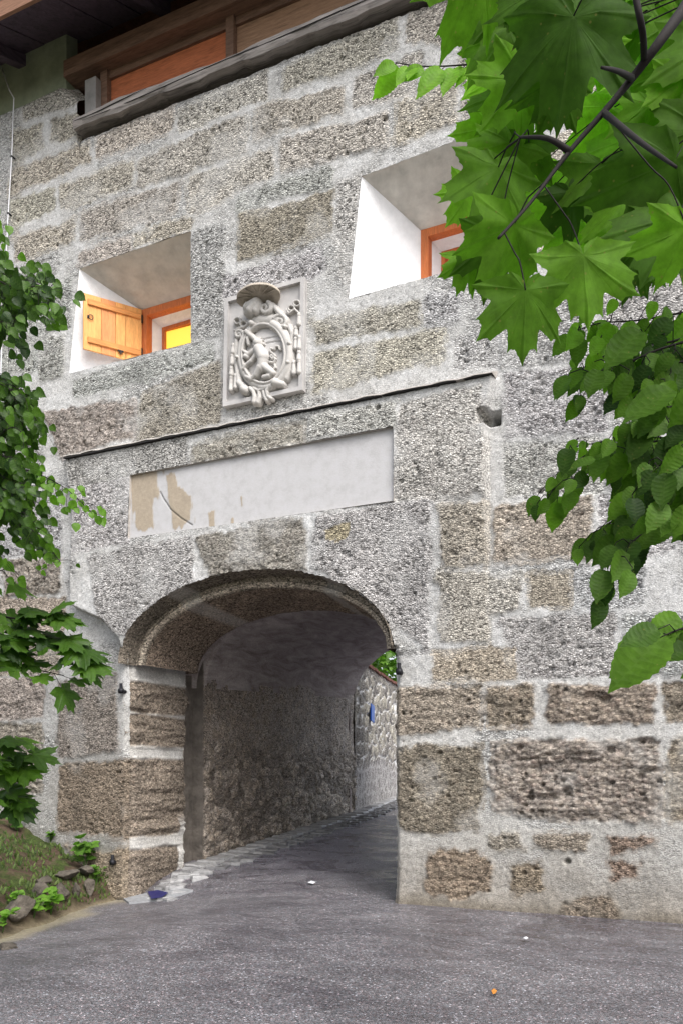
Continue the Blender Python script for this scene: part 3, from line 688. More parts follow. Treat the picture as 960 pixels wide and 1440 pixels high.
# windows
def window(OUT, INN, D, label, frame_px, inner, lit):
    """OUT/INN: TL TR BR BL corners at the wall face and at depth D"""
    root = empty('window', (sum(p[0] for p in OUT)/4, D, sum(p[1] for p in OUT)/4)); root.parent = GH; root.matrix_parent_inverse = Matrix.Translation(-GH.location)
    tag(root, label)
    mbw = MB(); n = 26
    o = [Vector((a, .0, b)) for a, b in OUT]; i = [Vector((a, D, b)) for a, b in INN]
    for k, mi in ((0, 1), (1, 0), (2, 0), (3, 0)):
        a, b, c, d = o[k], o[(k+1) % 4], i[(k+1) % 4], i[k]
        vs = []; fs = []
        nrm = (b-a).cross(d-a).normalized()
        for r in range(n+1):
            for s in range(n+1):
                p = (a.lerp(b, s/n)).lerp(d.lerp(c, s/n), r/n)
                if 0 < r < n and 0 < s < n: p = p+nrm*(random.uniform(-.004, .004)+.02*(float(vnoise(np.array([p.x*4+p.y*3]), np.array([p.z*4+p.y*5]), 3)[0])-.5))
                vs.append(p)
        for r in range(n):
            for s in range(n): q = r*(n+1)+s; fs.append((q, q+1, q+n+2, q+n+1))
        mbw.add(vs, fs, True, mi)
    mbw.build('reveal', [M['white'], M['soffit']], root)
    def ring(name, L, w, y0, y1, mat, step=0):
        mb = MB(); ctr = Vector((sum(p[0] for p in L)/4, sum(p[1] for p in L)/4))
        A = [Vector(p) for p in L]
        (xa, za), (xb_, zb) = A[3], A[1]
        inn = [A[0]+Vector((w, -w)), A[1]+Vector((-w, -w)), A[2]+Vector((-w, w)), A[3]+Vector((w, w))]
        for k in range(4):
            p, q, r, s = A[k], A[(k+1) % 4], inn[(k+1) % 4], inn[k]
            v8 = [(p.x, y0, p.y), (q.x, y0, q.y), (r.x, y0, r.y), (s.x, y0, s.y), (p.x, y1, p.y), (q.x, y1, q.y), (r.x, y1, r.y), (s.x, y1, s.y)]
            mb.add(v8, [(0, 1, 2, 3), (7, 6, 5, 4), (0, 4, 5, 1), (3, 2, 6, 7)])
        mb.build(name, mat, root); return [(p.x, p.y) for p in inn]
    I2 = [(p[0]-s*.004, p[1]+t*.004) for p, (s, t) in zip(INN, ((1, 1), (-1, 1), (-1, -1), (1, -1)))]
    fi = ring('frame', I2, .085, D-.012, D+.10, M['orange'])
    # deep inner reveal to the casement
    Lx = .07
    IN2 = [(fi[0][0]+Lx, fi[0][1]-.07), (fi[1][0]-Lx, fi[1][1]-.07), (fi[2][0]-Lx, fi[2][1]+.02), (fi[3][0]+Lx, fi[3][1]+.02)]
    mb = MB(); D2 = D+.22
    for k in range(4):
        a, b = fi[k], fi[(k+1) % 4]; c, d = IN2[(k+1) % 4], IN2[k]
        mb.add([(a[0], D+.10, a[1]), (b[0], D+.10, b[1]), (c[0], D2, c[1]), (d[0], D2, d[1])], [(0, 1, 2, 3)])
    mb.build('inner_reveal', M['white'], root)
    ci = ring('casement', IN2, .045, D2-.01, D2+.05, M['orange'])
    mb = MB(); mb.box(((ci[0][0]+ci[1][0])/2, D2+.03, (ci[0][1]+ci[2][1])/2), ((ci[1][0]-ci[0][0])/2, .004, (ci[0][1]-ci[2][1])/2))
    mb.build('pane', M['yellow'] if lit else M['orange'], root)
    return root
D1 = .60
tlw = F(200, 437, D1); WLI = [tlw, (WL[1][0]-.10, tlw[1]+.02), (WL[1][0]-.10, WL[2][1]-.02), (tlw[0], WL[3][1]+.10)]
window(WL, WLI, D1, 'small deep window with open larch shutter and yellow pane', 0, 0, True)
tr_ = F(592, 325, D1); WRI = [tr_, (WR[1][0]-.16, tr_[1]+.02), (WR[1][0]-.16, WR[2][1]-.02), (tr_[0], WR[3][1]+.05)]
window(WR, WRI, D1, 'deep white window with orange frame half hidden by maple leaves', 0, 0, False)

# open shutter
sh = empty('shutter', (-3.65, D1-.03, 6.83)); sh.parent = GH; sh.matrix_parent_inverse = Matrix.Translation(-GH.location)
tag(sh, 'open larch plank shutter with two battens')
A = Vector((-3.655, D1-.03, 0)); Bv = Vector((-4.05, -.05, 0)); ex = (Bv-A).normalized(); Ln = (Bv-A).length
nf = Vector((-ex.y, ex.x, 0));  nf = nf if nf.x > 0 else -nf
zt_, zb_ = 7.17, 6.49; Rm = Matrix((ex, nf, UP)).transposed()
ws = [.28, .18, .24, .30]; acc = 0; mbs = MB()
for k, w in enumerate(ws):
    wl = w*Ln; c = A+ex*(acc+wl/2); mbs.box((c.x, c.y, (zt_+zb_)/2), (wl/2-.0025, .014, (zt_-zb_)/2), Rm, mi=0 if k in (0, 3) else 1 if k == 2 else 0); acc += wl
mbs.build('board', [M['shutter'], M['shutter2']], sh, .002)
for zc in (zt_-.10, zb_+.12):
    mbs = MB(); c = A+ex*(Ln*.48)+nf*.026; mbs.box((c.x, c.y, zc), (Ln*.45, .012, .035), Rm); mbs.build('batten', M['batten'], sh, .004)
mbs = MB()
c = A+ex*(Ln*.92)+nf*.018; zc = (zt_+zb_)/2+.06
ring_ = [c+nf*(.012)+ex*(-.03+.028*math.cos(t))+UP*(zc+.028*math.sin(t)) for t in np.linspace(0, 2*math.pi, 14)]
mbs.tube(ring_, .005, 6); mbs.box((c.x, c.y, zc), (.012, .01, .016), Rm)
mbs.build('ring_pull', M['metal'], sh)
mbs = MB(); c = A+ex*(Ln*.38)+nf*.04; mbs.box((c.x, c.y, zb_+.075), (.035, .006, .010), Rm); mbs.box((c.x, c.y, zb_+.06), (.01, .01, .022), Rm)
mbs.build('latch', M['metal'], sh)
for zc in (zt_-.12, zb_+.14):
    mbs = MB(); mbs.tube([(A.x+.012, A.y-.005, zc-.05), (A.x+.012, A.y-.005, zc+.05)], .011, 8); mbs.build('hinge', M['metal'], sh)

# iron gate pins
for px, py, lab in ((171, 971, 'upper iron hinge pin on left jamb'), (159, 1212, 'lower iron hinge pin on left jamb near the ground'), (561, 944, 'iron hinge pin on right jamb')):
    a, b = F(px, py, -.05); hp = MB()
    hp.tube([(a, -.055, b-.035), (a, -.055, b-.01), (a, -.055, b), (a, -.055, b+.02), (a, -.055, b+.022), (a, -.055, b+.085)], [.03, .038, .038, .034, .021, .019], 10)
    hp.tube([(a, -.05, b-.01), (a, .06, b-.01)], .024, 8)
    tag(hp.build('hinge_pin', M['metal'], GH), lab)

# timber sill beam on the wall head, gallery cladding, wall plate, eave
beam_pts = [(112, 178), (250, 120), (420, 56), (600, -8), (760, -62)]
nseg = 70; xa = F(112, 178)[0]; xz = 5.6
zb0 = F(112, 188)[1]-.01
vs = []; fs = []
for i in range(nseg+1):
    x = xa+(xz-xa)*i/nseg
    w = .018*math.sin(i*.9)+.012*math.sin(i*2.3); hgt = .15+.02*math.sin(i*.33)
    ring_ = [(-.10+w*.4, zb0+w), (-.12+w*.3, zb0+.05+w), (-.115, zb0+hgt*.6), (-.10+w*.5, zb0+hgt-.02), (-.05, zb0+hgt+w*.6), (.22, zb0+hgt), (.22, zb0)]
    vs += [(x, a, b) for a, b in ring_]
k = 7
for i in range(nseg):
    for j in range(k): fs.append((i*k+j, i*k+(j+1) % k, (i+1)*k+(j+1) % k, (i+1)*k+j))
fs += [tuple(range(k-1, -1, -1)), tuple(nseg*k+j for j in range(k))]
mbx = MB(); mbx.add(vs, fs); bo = mbx.build('sill_beam', M['beam'], GH)
mbx = MB()
for a, b, z in ((.15, 2.6, .045), (1.9, 4.6, .075), (.02, 1.1, .08)):
    pts = [(xa+a+(b-a)*t, -.121+.002*math.sin(9*t), zb0+z+.025*t-.012*math.sin(5*t)) for t in np.linspace(0, 1, 20)]
    mbx.tube(pts, [.002+.004*math.sin(math.pi*i/19) for i in range(20)], 5)
mbx.build('crack', M['capmetal'], bo)
zpl = 9.98
mbx = MB(); xg = F(88, 100)[0]; mbx.box(((xg+xz)/2, .16, zpl+.09), ((xz-xg)/2, .14, .10)); mbx.build('wall_plate', M['brown'], GH)
yc = .20
zw0, zw1 = zb0+.2, zpl
mbx = MB(); seg = [(xa+.30, xa+2.0, 0), (xa+2.12, xa+4.2, 1), (xa+4.3, xa+6.6, 0), (xa+6.7, xz, 1)]
for a, b, mi in seg: mbx.box(((a+b)/2, yc+.05, (zw0+zw1)/2), ((b-a)/2, .02, (zw1-zw0)/2), mi=mi)
clad = mbx.build('gallery_cladding', [M['cladding'], M['cladding2']], GH)
mbx = MB()
for a, b, mi in seg:
    mbx.box(((a+b)/2, yc+.02, zw1-.05), ((b-a)/2-.002, .025, .05)); mbx.box((a-.055, yc, (zw0+zw1)/2), (.052, .045, (zw1-zw0)/2-.002))
mbx.build('cladding_frame', M['brown'], clad)
mbx = MB(); mbx.box((xa+.12, .16, (zw0+zw1)/2-.05), (.085, .10, (zw1-zw0)/2-.08)); mbx.build('gallery_post', M['greypost'], GH)
xg = F(88, 100)[0]
mbx = MB(); mbx.box(((-7.6+xg)/2, .17, 10.2), ((xg+7.6)/2, .10, .62)); mbx.build('upper_wall', M['greenwall'], GH)
ey = -.75; ez0 = 10.42; ez1 = F(27, 12, ey)[1]-.02
mbx = MB(); nb = 46
ys_ = [(.30, ez0+.2), (ey, ez1)]
bx0, bx1 = -8.2, 6.4; nbx = 34
for i in range(nbx):
    a = bx0+(bx1-bx0)*i/nbx; b = bx0+(bx1-bx0)*(i+1)/nbx-.012; o = .006*(i % 3)
    mbx.add([(a, .35, ez0+.22+o), (b, .35, ez0+.22+o), (b, ey, ez1+o), (a, ey, ez1+o), (a, .35, ez0+.25+o), (b, .35, ez0+.25+o), (b, ey, ez1+.03+o), (a, ey, ez1+.03+o)],
            [(0, 3, 2, 1), (4, 5, 6, 7), (0, 1, 5, 4), (2, 3, 7, 6), (1, 2, 6, 5), (0, 4, 7, 3)])
eave = mbx.build('eave_boarding', M['darkwood'], GH)
mbx = MB(); mbx.box(((bx0+bx1)/2, ey-.03, ez1+.09), ((bx1-bx0)/2, .022, .115)); mbx.build('fascia', M['fascia'], GH)
mbx = MB()
for x in (-6.6, -5.15, -3.1, -1.3, .6, 2.5, 4.4):
    vs = [(x-.06, .34, ez0+.205), (x+.06, .34, ez0+.205), (x+.06, ey+.0, ez1-.012), (x-.06, ey+.0, ez1-.012), (x-.06, .34, ez0+.06), (x+.06, .34, ez0+.06), (x+.06, ey+.05, ez1-.12), (x-.06, ey+.05, ez1-.12)]
    rb_ = MB(); rb_.add(vs, [(0, 1, 2, 3), (7, 6, 5, 4), (0, 4, 5, 1), (1, 5, 6, 2), (2, 6, 7, 3), (3, 7, 4, 0)]); rb_.build('rafter', M['darkwood'], eave)
mbx = MB(); rz = 11.4  # unseen ridge kept low so more light reaches the lane behind
mbx.add([(bx0, ey-.1, ez1+.22), (bx1, ey-.1, ez1+.22), (bx1, 1.7, rz), (bx0, 1.7, rz), (bx0, 4.0, ez1+.22), (bx1, 4.0, ez1+.22)], [(0, 1, 2, 3), (3, 2, 5, 4), (0, 3, 4), (1, 5, 2)])
mbx.build('roof', M['rooftile'], GH)

# ------------------------------------------------------------------ coat of arms
SY = -.045
def cq(cx_, cy_): return F(cx_/6+300, cy_/6+380, SY)
KR = .00140
co = [F(321.5, 424.5), F(432.5, 394), F(430, 552), F(319, 575.5)]
cxm = sum(p[0] for p in co)/4; czm = sum(p[1] for p in co)/4
CA = tag(empty('coat_of_arms', (cxm, 0, co[3][1])), 'pale carved relief of a lion shield under a round hat with tassels on gatehouse wall', 'coat of arms')
mbx = MB(); vs = [(a, SY+.01, b) for a, b in co]+[(a, .06, b) for a, b in co]
mbx.add(vs, [(0, 3, 2, 1), (0, 1, 5, 4), (1, 2, 6, 5), (2, 3, 7, 6), (3, 0, 4, 7)]); mbx.build('slab', M['slab'], CA)
mbx = MB(); A_ = [Vector(p) for p in co]; wI = .045
inn = [A_[0]+Vector((wI, -wI)), A_[1]+Vector((-wI, -wI)), A_[2]+Vector((-wI, wI)), A_[3]+Vector((wI, wI))]
for k in range(4):
    p, q, r, s = A_[k], A_[(k+1) % 4], inn[(k+1) % 4], inn[k]
    mbx.add([(p.x, SY-.035, p.y), (q.x, SY-.035, q.y), (r.x, SY-.035, r.y), (s.x, SY-.035, s.y), (p.x, SY+.02, p.y), (q.x, SY+.02, q.y), (r.x, SY+.009, r.y), (s.x, SY+.009, s.y)], [(3, 2, 1, 0), (4, 5, 1, 0), (3, 2, 6, 7)])
mbx.build('border', M['slab'], CA)
def relief(name, caps, mat, base=SY+.008, gain=1.0, st=.0045, smooth=.006, extra=None):
    """one continuous raised figure: soft union of tapered capsules given in picture-crop coordinates"""
    C = []
    for c in caps:
        (a, b), (c_, d), r0, r1 = cq(c[0], c[1]), cq(c[2], c[3]), c[4]*KR, c[5]*KR
        C.append((a, b, c_, d, r0, r1, c[6] if len(c) > 6 else 0))
    rm = max(max(c[4], c[5]) for c in C)
    xa_, xb2 = min(min(c[0], c[2]) for c in C)-rm-.01, max(max(c[0], c[2]) for c in C)+rm+.01
    za, zb2 = min(min(c[1], c[3]) for c in C)-rm-.01, max(max(c[1], c[3]) for c in C)+rm+.01
    nu = max(8, int((xb2-xa_)/st)); nv = max(8, int((zb2-za)/st))
    U, V = np.meshgrid(np.linspace(xa_, xb2, nu), np.linspace(za, zb2, nv))
    H = np.full(U.shape, -1.0)
    for a, b, c, d, r0, r1, lift in C:
        ex, ez = c-a, d-b; t = np.clip(((U-a)*ex+(V-b)*ez)/(ex*ex+ez*ez+1e-12), 0, 1)
        r = r0+(r1-r0)*t; D = np.hypot(U-a-ex*t, V-b-ez*t)
        hh = np.where(D < r, np.sqrt(np.maximum(r*r-D*D, 0))*gain*1.35+lift*1.35+.004, -1)
        H = np.maximum(H, hh)
    if extra is not None: H = extra(U, V, H)
    keepv = H > -.5
    kf = keepv[:-1, :-1] | keepv[1:, 1:] | keepv[1:, :-1] | keepv[:-1, 1:]
    me = grid_mesh(name, np.stack([U, base-np.maximum(H, -.004), V], -1), nu, nv, kf)
    return link(name, me, mat, CA)
def arcpts(cx_, cy_, rx, ry, a0, a1, n=24): return [(cx_+rx*math.cos(t), cy_-ry*math.sin(t)) for t in np.linspace(math.radians(a0), math.radians(a1), n)]
def chain(pts, r0, r1=None, lift=0):
    r1 = r0 if r1 is None else r1; n = len(pts)-1
    return [(*pts[i], *pts[i+1], r0+(r1-r0)*i/n, r0+(r1-r0)*(i+1)/n, lift) for i in range(n)]
def spiral(cx_, cy_, r0, r1, a0, a1, n=30): return [(cx_+(r0+(r1-r0)*i/(n-1))*math.cos(math.radians(a0+(a1-a0)*i/(n-1))), cy_-(r0+(r1-r0)*i/(n-1))*math.sin(math.radians(a0+(a1-a0)*i/(n-1)))) for i in range(n)]
# field of the shield: swelling oval with two bars
def ovalfield(U, V, H):
    c = cq(445, 725); rx = abs(cq(445+175, 725)[0]-c[0]); rz = abs(cq(445, 725-240)[1]-c[1])
    sk = (cq(545, 725)[1]-cq(345, 725)[1])/(cq(545, 725)[0]-cq(345, 725)[0])
    q = ((U-c[0])/rx)**2+((V-c[1]-sk*(U-c[0])*0)/rz)**2
    hh = np.where(q < 1, .012+.045*np.sqrt(np.maximum(1-q, 0)), -1)
    for yy in (580, 622):
        zc = cq(510, yy)[1]+ (U-cq(510, yy)[0])*0
        hh = hh-np.where(q < 1, .012*sstep(.012, .005, np.abs(V-zc))*sstep(cq(395, 0)[0], cq(420, 0)[0], U), 0)
    return hh
relief('shield_field', [(270, 725, 620, 725, 10, 10), (445, 480, 445, 970, 10, 10)], M['slab'], extra=ovalfield)
car = []
car += chain(arcpts(452, 728, 205, 272, -100, 70, 30), 36, 44)                 # right flank
car += chain(arcpts(440, 728, 195, 262, 112, 262, 30), 38, 34)                 # left flank
car += chain(arcpts(450, 725, 180, 248, 0, 360, 60), 13, 13, .045)             # inner rim
car += chain(spiral(590, 455, 60, 10, 150, -420, 44), 20, 14, .03)             # upper right volute
car += chain(spiral(235, 555, 36, 8, 20, 480, 34), 16, 11, .025)               # upper left volute
car += chain([(650, 480), (676, 540), (672, 640), (668, 760), (655, 850), (630, 920)], 24, 30, .0)
car += [(545, 965, 600, 975, 40, 26, .02), (545, 965, 530, 985, 32, 20, .03), (280, 1020, 292, 1028, 40, 38, .02), (230, 960, 280, 1010, 28, 34, .01), (205, 600, 205, 800, 22, 24), (205, 800, 232, 960, 24, 30)]
for bx_, by_ in ((665, 640), (228, 755), (628, 500), (655, 800)): car.append((bx_, by_, bx_+2, by_, 15, 15, .05))
car += chain([(330, 1010), (360, 1040), (372, 1090), (365, 1125)], 17, 22, .03) + chain([(500, 985), (470, 1030), (480, 1080), (505, 1095)], 17, 15, .03) + chain([(360, 1010), (400, 1030), (450, 1015), (480, 990)], 14, 14, .03)
car += chain([(405, 1040), (408, 1090), (395, 1125)], 20, 24, .02) + chain([(440, 1035), (452, 1080), (470, 1110)], 18, 20, .02)
relief('cartouche', car, M['relief'], gain=1.1)
crest = chain(spiral(468, 345, 52, 8, 60, -420, 40), 20, 13, .05) + [(330, 350, 400, 310, 40, 42, .06), (315, 385, 350, 400, 28, 24, .05), (360, 380, 395, 330, 34, 30, .08), (400, 375, 420, 320, 30, 26, .07)]
crest += chain([(480, 295), (520, 310), (560, 360), (600, 400)], 18, 24, .03) + [(380, 430, 560, 430, 60, 60, -.03), (320, 440, 400, 450, 40, 50, -.02)]
for k in range(5): crest += chain([(325+18*k, 300-3*k+14), (318+16*k, 340), (325+14*k, 385)], 9, 9, .085)
relief('crest_scroll', crest, M['relief'], gain=1.0)
# lion rampant holding a staff
lion = [(400, 635, 410, 640, 34, 34, .05), (385, 660, 392, 668, 18, 14, .06), (410, 690, 450, 760, 46, 52, .04), (450, 760, 440, 850, 50, 44, .04), (395, 690, 330, 735, 26, 20, .05), (330, 735, 285, 705, 19, 14, .05), (300, 750, 320, 755, 22, 20, .05),
        (400, 730, 350, 790, 24, 18, .05), (350, 790, 300, 825, 20, 14, .05), (300, 825, 285, 850, 18, 16, .05), (430, 850, 395, 905, 38, 28, .05), (395, 905, 350, 940, 26, 18, .05), (350, 940, 305, 920, 20, 15, .05), (460, 840, 530, 890, 36, 24, .05), (530, 890, 500, 915, 24, 18, .05), (500, 915, 455, 925, 22, 20, .05)]
for a_ in range(0, 360, 32): lion.append((405+34*math.cos(math.radians(a_)), 640+38*math.sin(math.radians(a_)), 408+52*math.cos(math.radians(a_)), 650+62*math.sin(math.radians(a_)), 11, 6, .045))
lion += chain([(520, 860), (545, 840), (535, 800), (500, 790)], 10, 8, .04)
relief('lion', lion, M['relief'], gain=.9)
relief('staff', chain([(350, 480), (330, 560), (300, 545)], 14, 16, .05)+[(355, 475, 365, 480, 22, 20, .06), (310, 545, 350, 580, 20, 22, .05), (355, 580, 385, 610, 22, 20, .05), (320, 600, 325, 650, 18, 12, .05)], M['relief'])
relief('serpent', chain([(585, 690), (575, 662), (548, 662), (540, 690), (510, 680), (505, 705), (530, 725), (545, 745), (525, 770), (505, 750), (515, 735), (548, 770), (535, 800), (500, 795)], 9, 9, .045), M['relief'])
def tassels(name, xs, rows, knot):
    caps = []
    for i, (x_, y0, y1) in enumerate(rows):
        caps += [(x_, y0, x_, y0+8, 17, 18, .02), (x_, y0+14, x_, y1, 15, 22, .02), (x_-8, y0+30, x_-10, y1, 7, 8, .03), (x_+8, y0+30, x_+10, y1, 7, 8, .03)]
    caps += knot
    relief(name, caps, M['relief'])
kn = chain(arcpts(215, 435, 26, 26, 0, 360, 16), 8, 8, .02)+chain(arcpts(268, 460, 28, 24, 0, 360, 16), 8, 8, .02)+chain([(190, 520), (230, 495), (270, 490)], 9, 9, .02)+chain([(180, 640), (190, 560), (210, 520)], 5, 5, .01)
tassels('tassel_cord', None, [(182, 640, 705), (175, 725, 800), (168, 830, 890), (165, 910, 1020), (205, 895, 1000)], kn)
kn = chain(arcpts(715, 290, 28, 24, 0, 360, 16), 8, 8, .02)+chain(arcpts(670, 330, 26, 22, 0, 360, 16), 8, 8, .02)+chain([(630, 345), (650, 375), (700, 340), (735, 375)], 9, 9, .02)
tassels('tassel_cord', None, [(736, 385, 470), (712, 495, 560), (738, 575, 670), (708, 585, 670), (735, 700, 765), (692, 785, 880), (737, 775, 870)], kn)
# the hat: shallow crown over a broad round brim tipped forward
hc = cq(428, 278); mbx = MB(); n = 36
prof = [(.30, .0), (.305, .015), (.295, .03), (.20, .055), (.16, .11), (.10, .15), (.0, .16)]
und = [(.30, .0), (.27, .012), (.18, .022), (.10, .02), (.0, .02)]
tilt = Matrix.Rotation(math.radians(-14), 3, 'Y') @ Matrix.Rotation(math.radians(24), 3, 'X') if False else Matrix.Rotation(math.radians(-20), 3, 'X')
hv = Vector((hc[0], SY-.12, hc[1]))
def lathe(pr, mi):
    vs = []; fs = []
    for r, z in pr:
        for k in range(n):
            t = 2*math.pi*k/n; rr = r*(1+.012*math.cos(8*t) if r > .05 else 1); vs.append(hv+tilt @ Vector((rr*.86*math.cos(t), rr*.55*math.sin(t), z)))
    for i in range(len(pr)-1):
        for k in range(n): fs.append((i*n+k, i*n+(k+1) % n, (i+1)*n+(k+1) % n, (i+1)*n+k))
    mbx.add(vs, fs, True, mi)
lathe(prof, 0); lathe(und, 0)
ho = mbx.build('hat', M['hat'], CA)
mbx = MB()
for k in range(7):
    t = math.radians(200+24*k); a = hv+tilt @ Vector((.09*math.cos(t), .06*math.sin(t), .012)); b = hv+tilt @ Vector((.25*math.cos(t), .16*math.sin(t), .004)); mbx.tube([a, b], .006, 5)
mbx.build('hat_ribbing', M['hat'], ho)

# lightning conductor
LC = tag(empty('lightning_conductor', (F(2, 480)[0], -.06, Gs(-5.7, 0))), 'thin pale lightning conductor wire running down wall at far left', 'wire')
mbx = MB()
p0 = [F(20, 138, -.06), F(17, 220, -.06), F(12, 300, -.06), F(8, 380, -.06), F(3, 480, -.06)]
pts = [(a, -.06, b) for a, b in p0]; lx, lz = p0[-1]
pts += [(lx-.05, -.07, lz-1.5), (lx-.1, -.07, .5)]
up = [(p0[0][0], -.06, p0[0][1]), (p0[0][0]-.1, -.04, p0[0][1]+.15), (F(0, 92, 0)[0], .03, F(0, 92, 0)[1])]
mbx.tube([up[2], up[1]]+pts, .008, 6); mbx.build('wire', M['wire'], LC)
for a, b in p0[1:4]:
    mbx = MB(); mbx.tube([(a, -.07, b), (a, .03, b)], .014, 6); mbx.build('clip', M['metal'], LC)

# ------------------------------------------------------------------ gutter of setts along the passage
vs_t = []; mbx = MB(); tones = []
def sett(cx_, cy_, lx_, ly_, rot, tone, h=.05, tiltx=0):
    z = Gs(cx_, cy_); R = Matrix.Rotation(rot, 3, 'Z') @ Matrix.Rotation(random.uniform(-.05, .05)+tiltx, 3, 'Y') @ Matrix.Rotation(random.uniform(-.04, .04), 3, 'X')
    n0 = len(mbx.v)
    top = [(-1, -1), (1, -1), (1, 1), (-1, 1)]
    vs = []
    for s, zz in ((1.0, -.06), (1.0, h*.55), (.86, h)):
        for a, b in top:
            q = Vector((a*lx_/2*s+random.uniform(-.008, .008), b*ly_/2*s+random.uniform(-.008, .008), zz+random.uniform(-.006, .006)*(zz > 0)))
            vs.append(Vector((cx_, cy_, z))+R @ q)
    fs = [(8, 9, 10, 11)]
    for r in (0, 4):
        for k in range(4): fs.append((r+k, r+(k+1) % 4, r+4+(k+1) % 4, r+4+k))
    mbx.add(vs, fs); tones.extend([tone]*12)
y = -.12
def gl(y):   # inner edge follows the wall, which bends left past the rear arch
    return -3.42 if y < 6.3 else -3.47-.231*(y-6.2)
while y < 11:
    ly = random.uniform(.17, .30)
    x = gl(y)+.0
    if y > 1.1:
        wdt = random.uniform(.30, .36); sett(x+wdt/2, y+ly/2, wdt-.012, ly-.014, 0, random.uniform(.65, 1.0), .035); x += wdt
    for k in range(2 if y > .9 else 1):
        w2 = random.uniform(.13, .19); ly2 = ly
        if y <= 1.1: x0_ = gl(y)+.10+.28*max(0, y)*0+k*.16
        else: x0_ = x
        sett(x0_+w2/2+.02, y+ly/2+random.uniform(-.03, .03), w2-.015, ly*.8, random.uniform(-.15, .15)+.25, random.uniform(0, .6), .022); x += w2
    y += ly
for i in range(26):       # loose apron of cobbles inside the left jamb
    yy = random.uniform(.05, 1.1); xx = -3.3+random.uniform(.02, .42); sett(xx, yy, random.uniform(.14, .24), random.uniform(.12, .2), random.uniform(0, 3), random.uniform(.2, .9), .03)
go = mbx.build('gutter', M['sett'])
at = go.data.attributes.new('tone', 'FLOAT', 'POINT'); at.data.foreach_set('value', np.array(tones, np.float32))
tag(go, kind='structure')
# pale kerb slab at the jamb foot
def foot(px, py):
    d = RT*((px-HX)/FOC)+FW-UP*((py-HY)/FOC)
    t = 1.0
    for _ in range(60):
        p = CAM+d*t; t += (p.z-Gs(p.x, p.y))/((py-HY)/FOC)*.7
    return CAM+d*t
kp = [foot(172, 1264), foot(205, 1258), foot(262, 1251), foot(272, 1254), foot(222, 1268), foot(182, 1272)]
mbx = MB(); nK = len(kp)
mbx.add([(p.x, p.y, Gs(p.x, p.y)+.022+random.uniform(-.006, .006)) for p in kp]+[(p.x, p.y, Gs(p.x, p.y)-.1) for p in kp], [tuple(range(nK-1, -1, -1))]+[(i, (i+1) % nK, nK+(i+1) % nK, nK+i) for i in range(nK)])
tag(mbx.build('kerb', mat_plain('pale_kerb_stone', (.26, .265, .275), .6, 14, .2, .3, 40, .008)), kind='structure')

# ------------------------------------------------------------------ litter
def flat_thing(name, pts, mat, label, cat, th=.006, lift=.045):
    mb = MB(); w = [foot(*p) for p in pts]; n_ = len(w)
    z = [Gs(p.x, p.y)+lift+random.uniform(0, .012) for p in w]
    mb.add([(p.x, p.y, zz+th) for p, zz in zip(w, z)]+[(p.x, p.y, zz) for p, zz in zip(w, z)], [tuple(range(n_-1, -1, -1)), tuple(range(n_, 2*n_))]+[(i, (i+1) % n_, n_+(i+1) % n_, n_+i) for i in range(n_)])
    o = mb.build(name, mat); tag(o, label, cat); return o
flat_thing('plastic_scrap', [(208, 1260), (222, 1258), (237, 1262), (228, 1268), (213, 1270)], M['blue'], 'dark blue flat scrap lying on pale kerb by the left gate jamb', 'scrap')
flat_thing('paper_scrap', [(433, 1244), (438, 1242.5), (444, 1244), (440, 1246)], M['litter'], 'tiny white scrap lying on the asphalt in gate opening', 'litter', .004, .022)
flat_thing('paper_scrap', [(735, 1325), (739, 1323), (742, 1325), (739, 1327)], M['litter'], 'tiny pale scrap on the asphalt below the right wall', 'litter', .004, .022)
flat_thing('fallen_leaf', [(690, 1400), (694, 1396.5), (698, 1399), (696, 1403.5), (692, 1404)], M['deadleaf'], 'single orange fallen leaf on the grey asphalt', 'leaf', .003, .022)

# ------------------------------------------------------------------ lane wall, sign, trees behind
LW = tag(empty('rubble_wall', (-3.6, 8, .6)), 'rubble stone boundary wall with white mortar beyond the gate passage', 'wall')
LD = Vector((-.225, .974, 0)); LB = Vector((-3.435, 6.55, 0)); LN = Vector((.974, .225, 0))
def lane_field(U, V):
    d1, d2, r1 = voro(U+.12*fbm(U, V, 3, 3, 181), V*1.2+.12*fbm(U, V, 3, 3, 182), 3.3, 183, .95); 
    e = d2-d1+.07*(fbm(U, V, 14, 3, 185)-.5)
    lowm = sstep(1.75, 1.35, V-.04*U+.5*(fbm(U, V, .9, 3, 189)-.5)-.25*sstep(2.5, 5, U)*-1)
    blk = np.maximum(sstep(.12, .19, e), .75*lowm)
    st0 = sstep(.18, .04, U); blk = np.maximum(blk, st0)
    h = (1-st0)*.05*sstep(.06, .24, e)*(1-lowm)+.03*(fbm(U, V, 10, 4, 187)-.5)
    t = col(U, (.44, .41, .375))*(.65+.7*r1)[..., None]; t[..., 2] *= 1-.1*r1
    t = t*(1-lowm[..., None])+lowm[..., None]*np.array([.42, .40, .385])
    return h, blk, t, np.full(U.shape, .25), col(U, (1.0, 1.0, 1.0))
def lane_pos(U, V, h):
    return np.stack([LB.x+LD.x*U+LN.x*h, LB.y+LD.y*U+LN.y*h, V], -1)
rough_sheet('wall_face', M['rubble'], 900, 240, (-.03, 14), (.2, 3.46), lane_pos, lane_field, LW)
mbx = MB()
Rl = Matrix((LD, LN, UP)).transposed()
c = LB+LD*6.9-LN*.28; mbx.box((c.x, c.y, 1.8), (7.1, .22, 1.65), Rl); mbx.build('wall_core', M['vault'], LW)
for i in range(44):
    c = LB+LD*(.16+.322*i)-LN*.16; mb = MB()
    mb.box((c.x, c.y, 3.475+random.uniform(-.008, .008)), (.155, .25, .03), Rl @ Matrix.Rotation(random.uniform(-.05, .05), 3, 'X'), jit=.008); mb.build('coping_tile', M['rooftile'], LW, .006)
tt = 2.15
for _ in range(1): pass
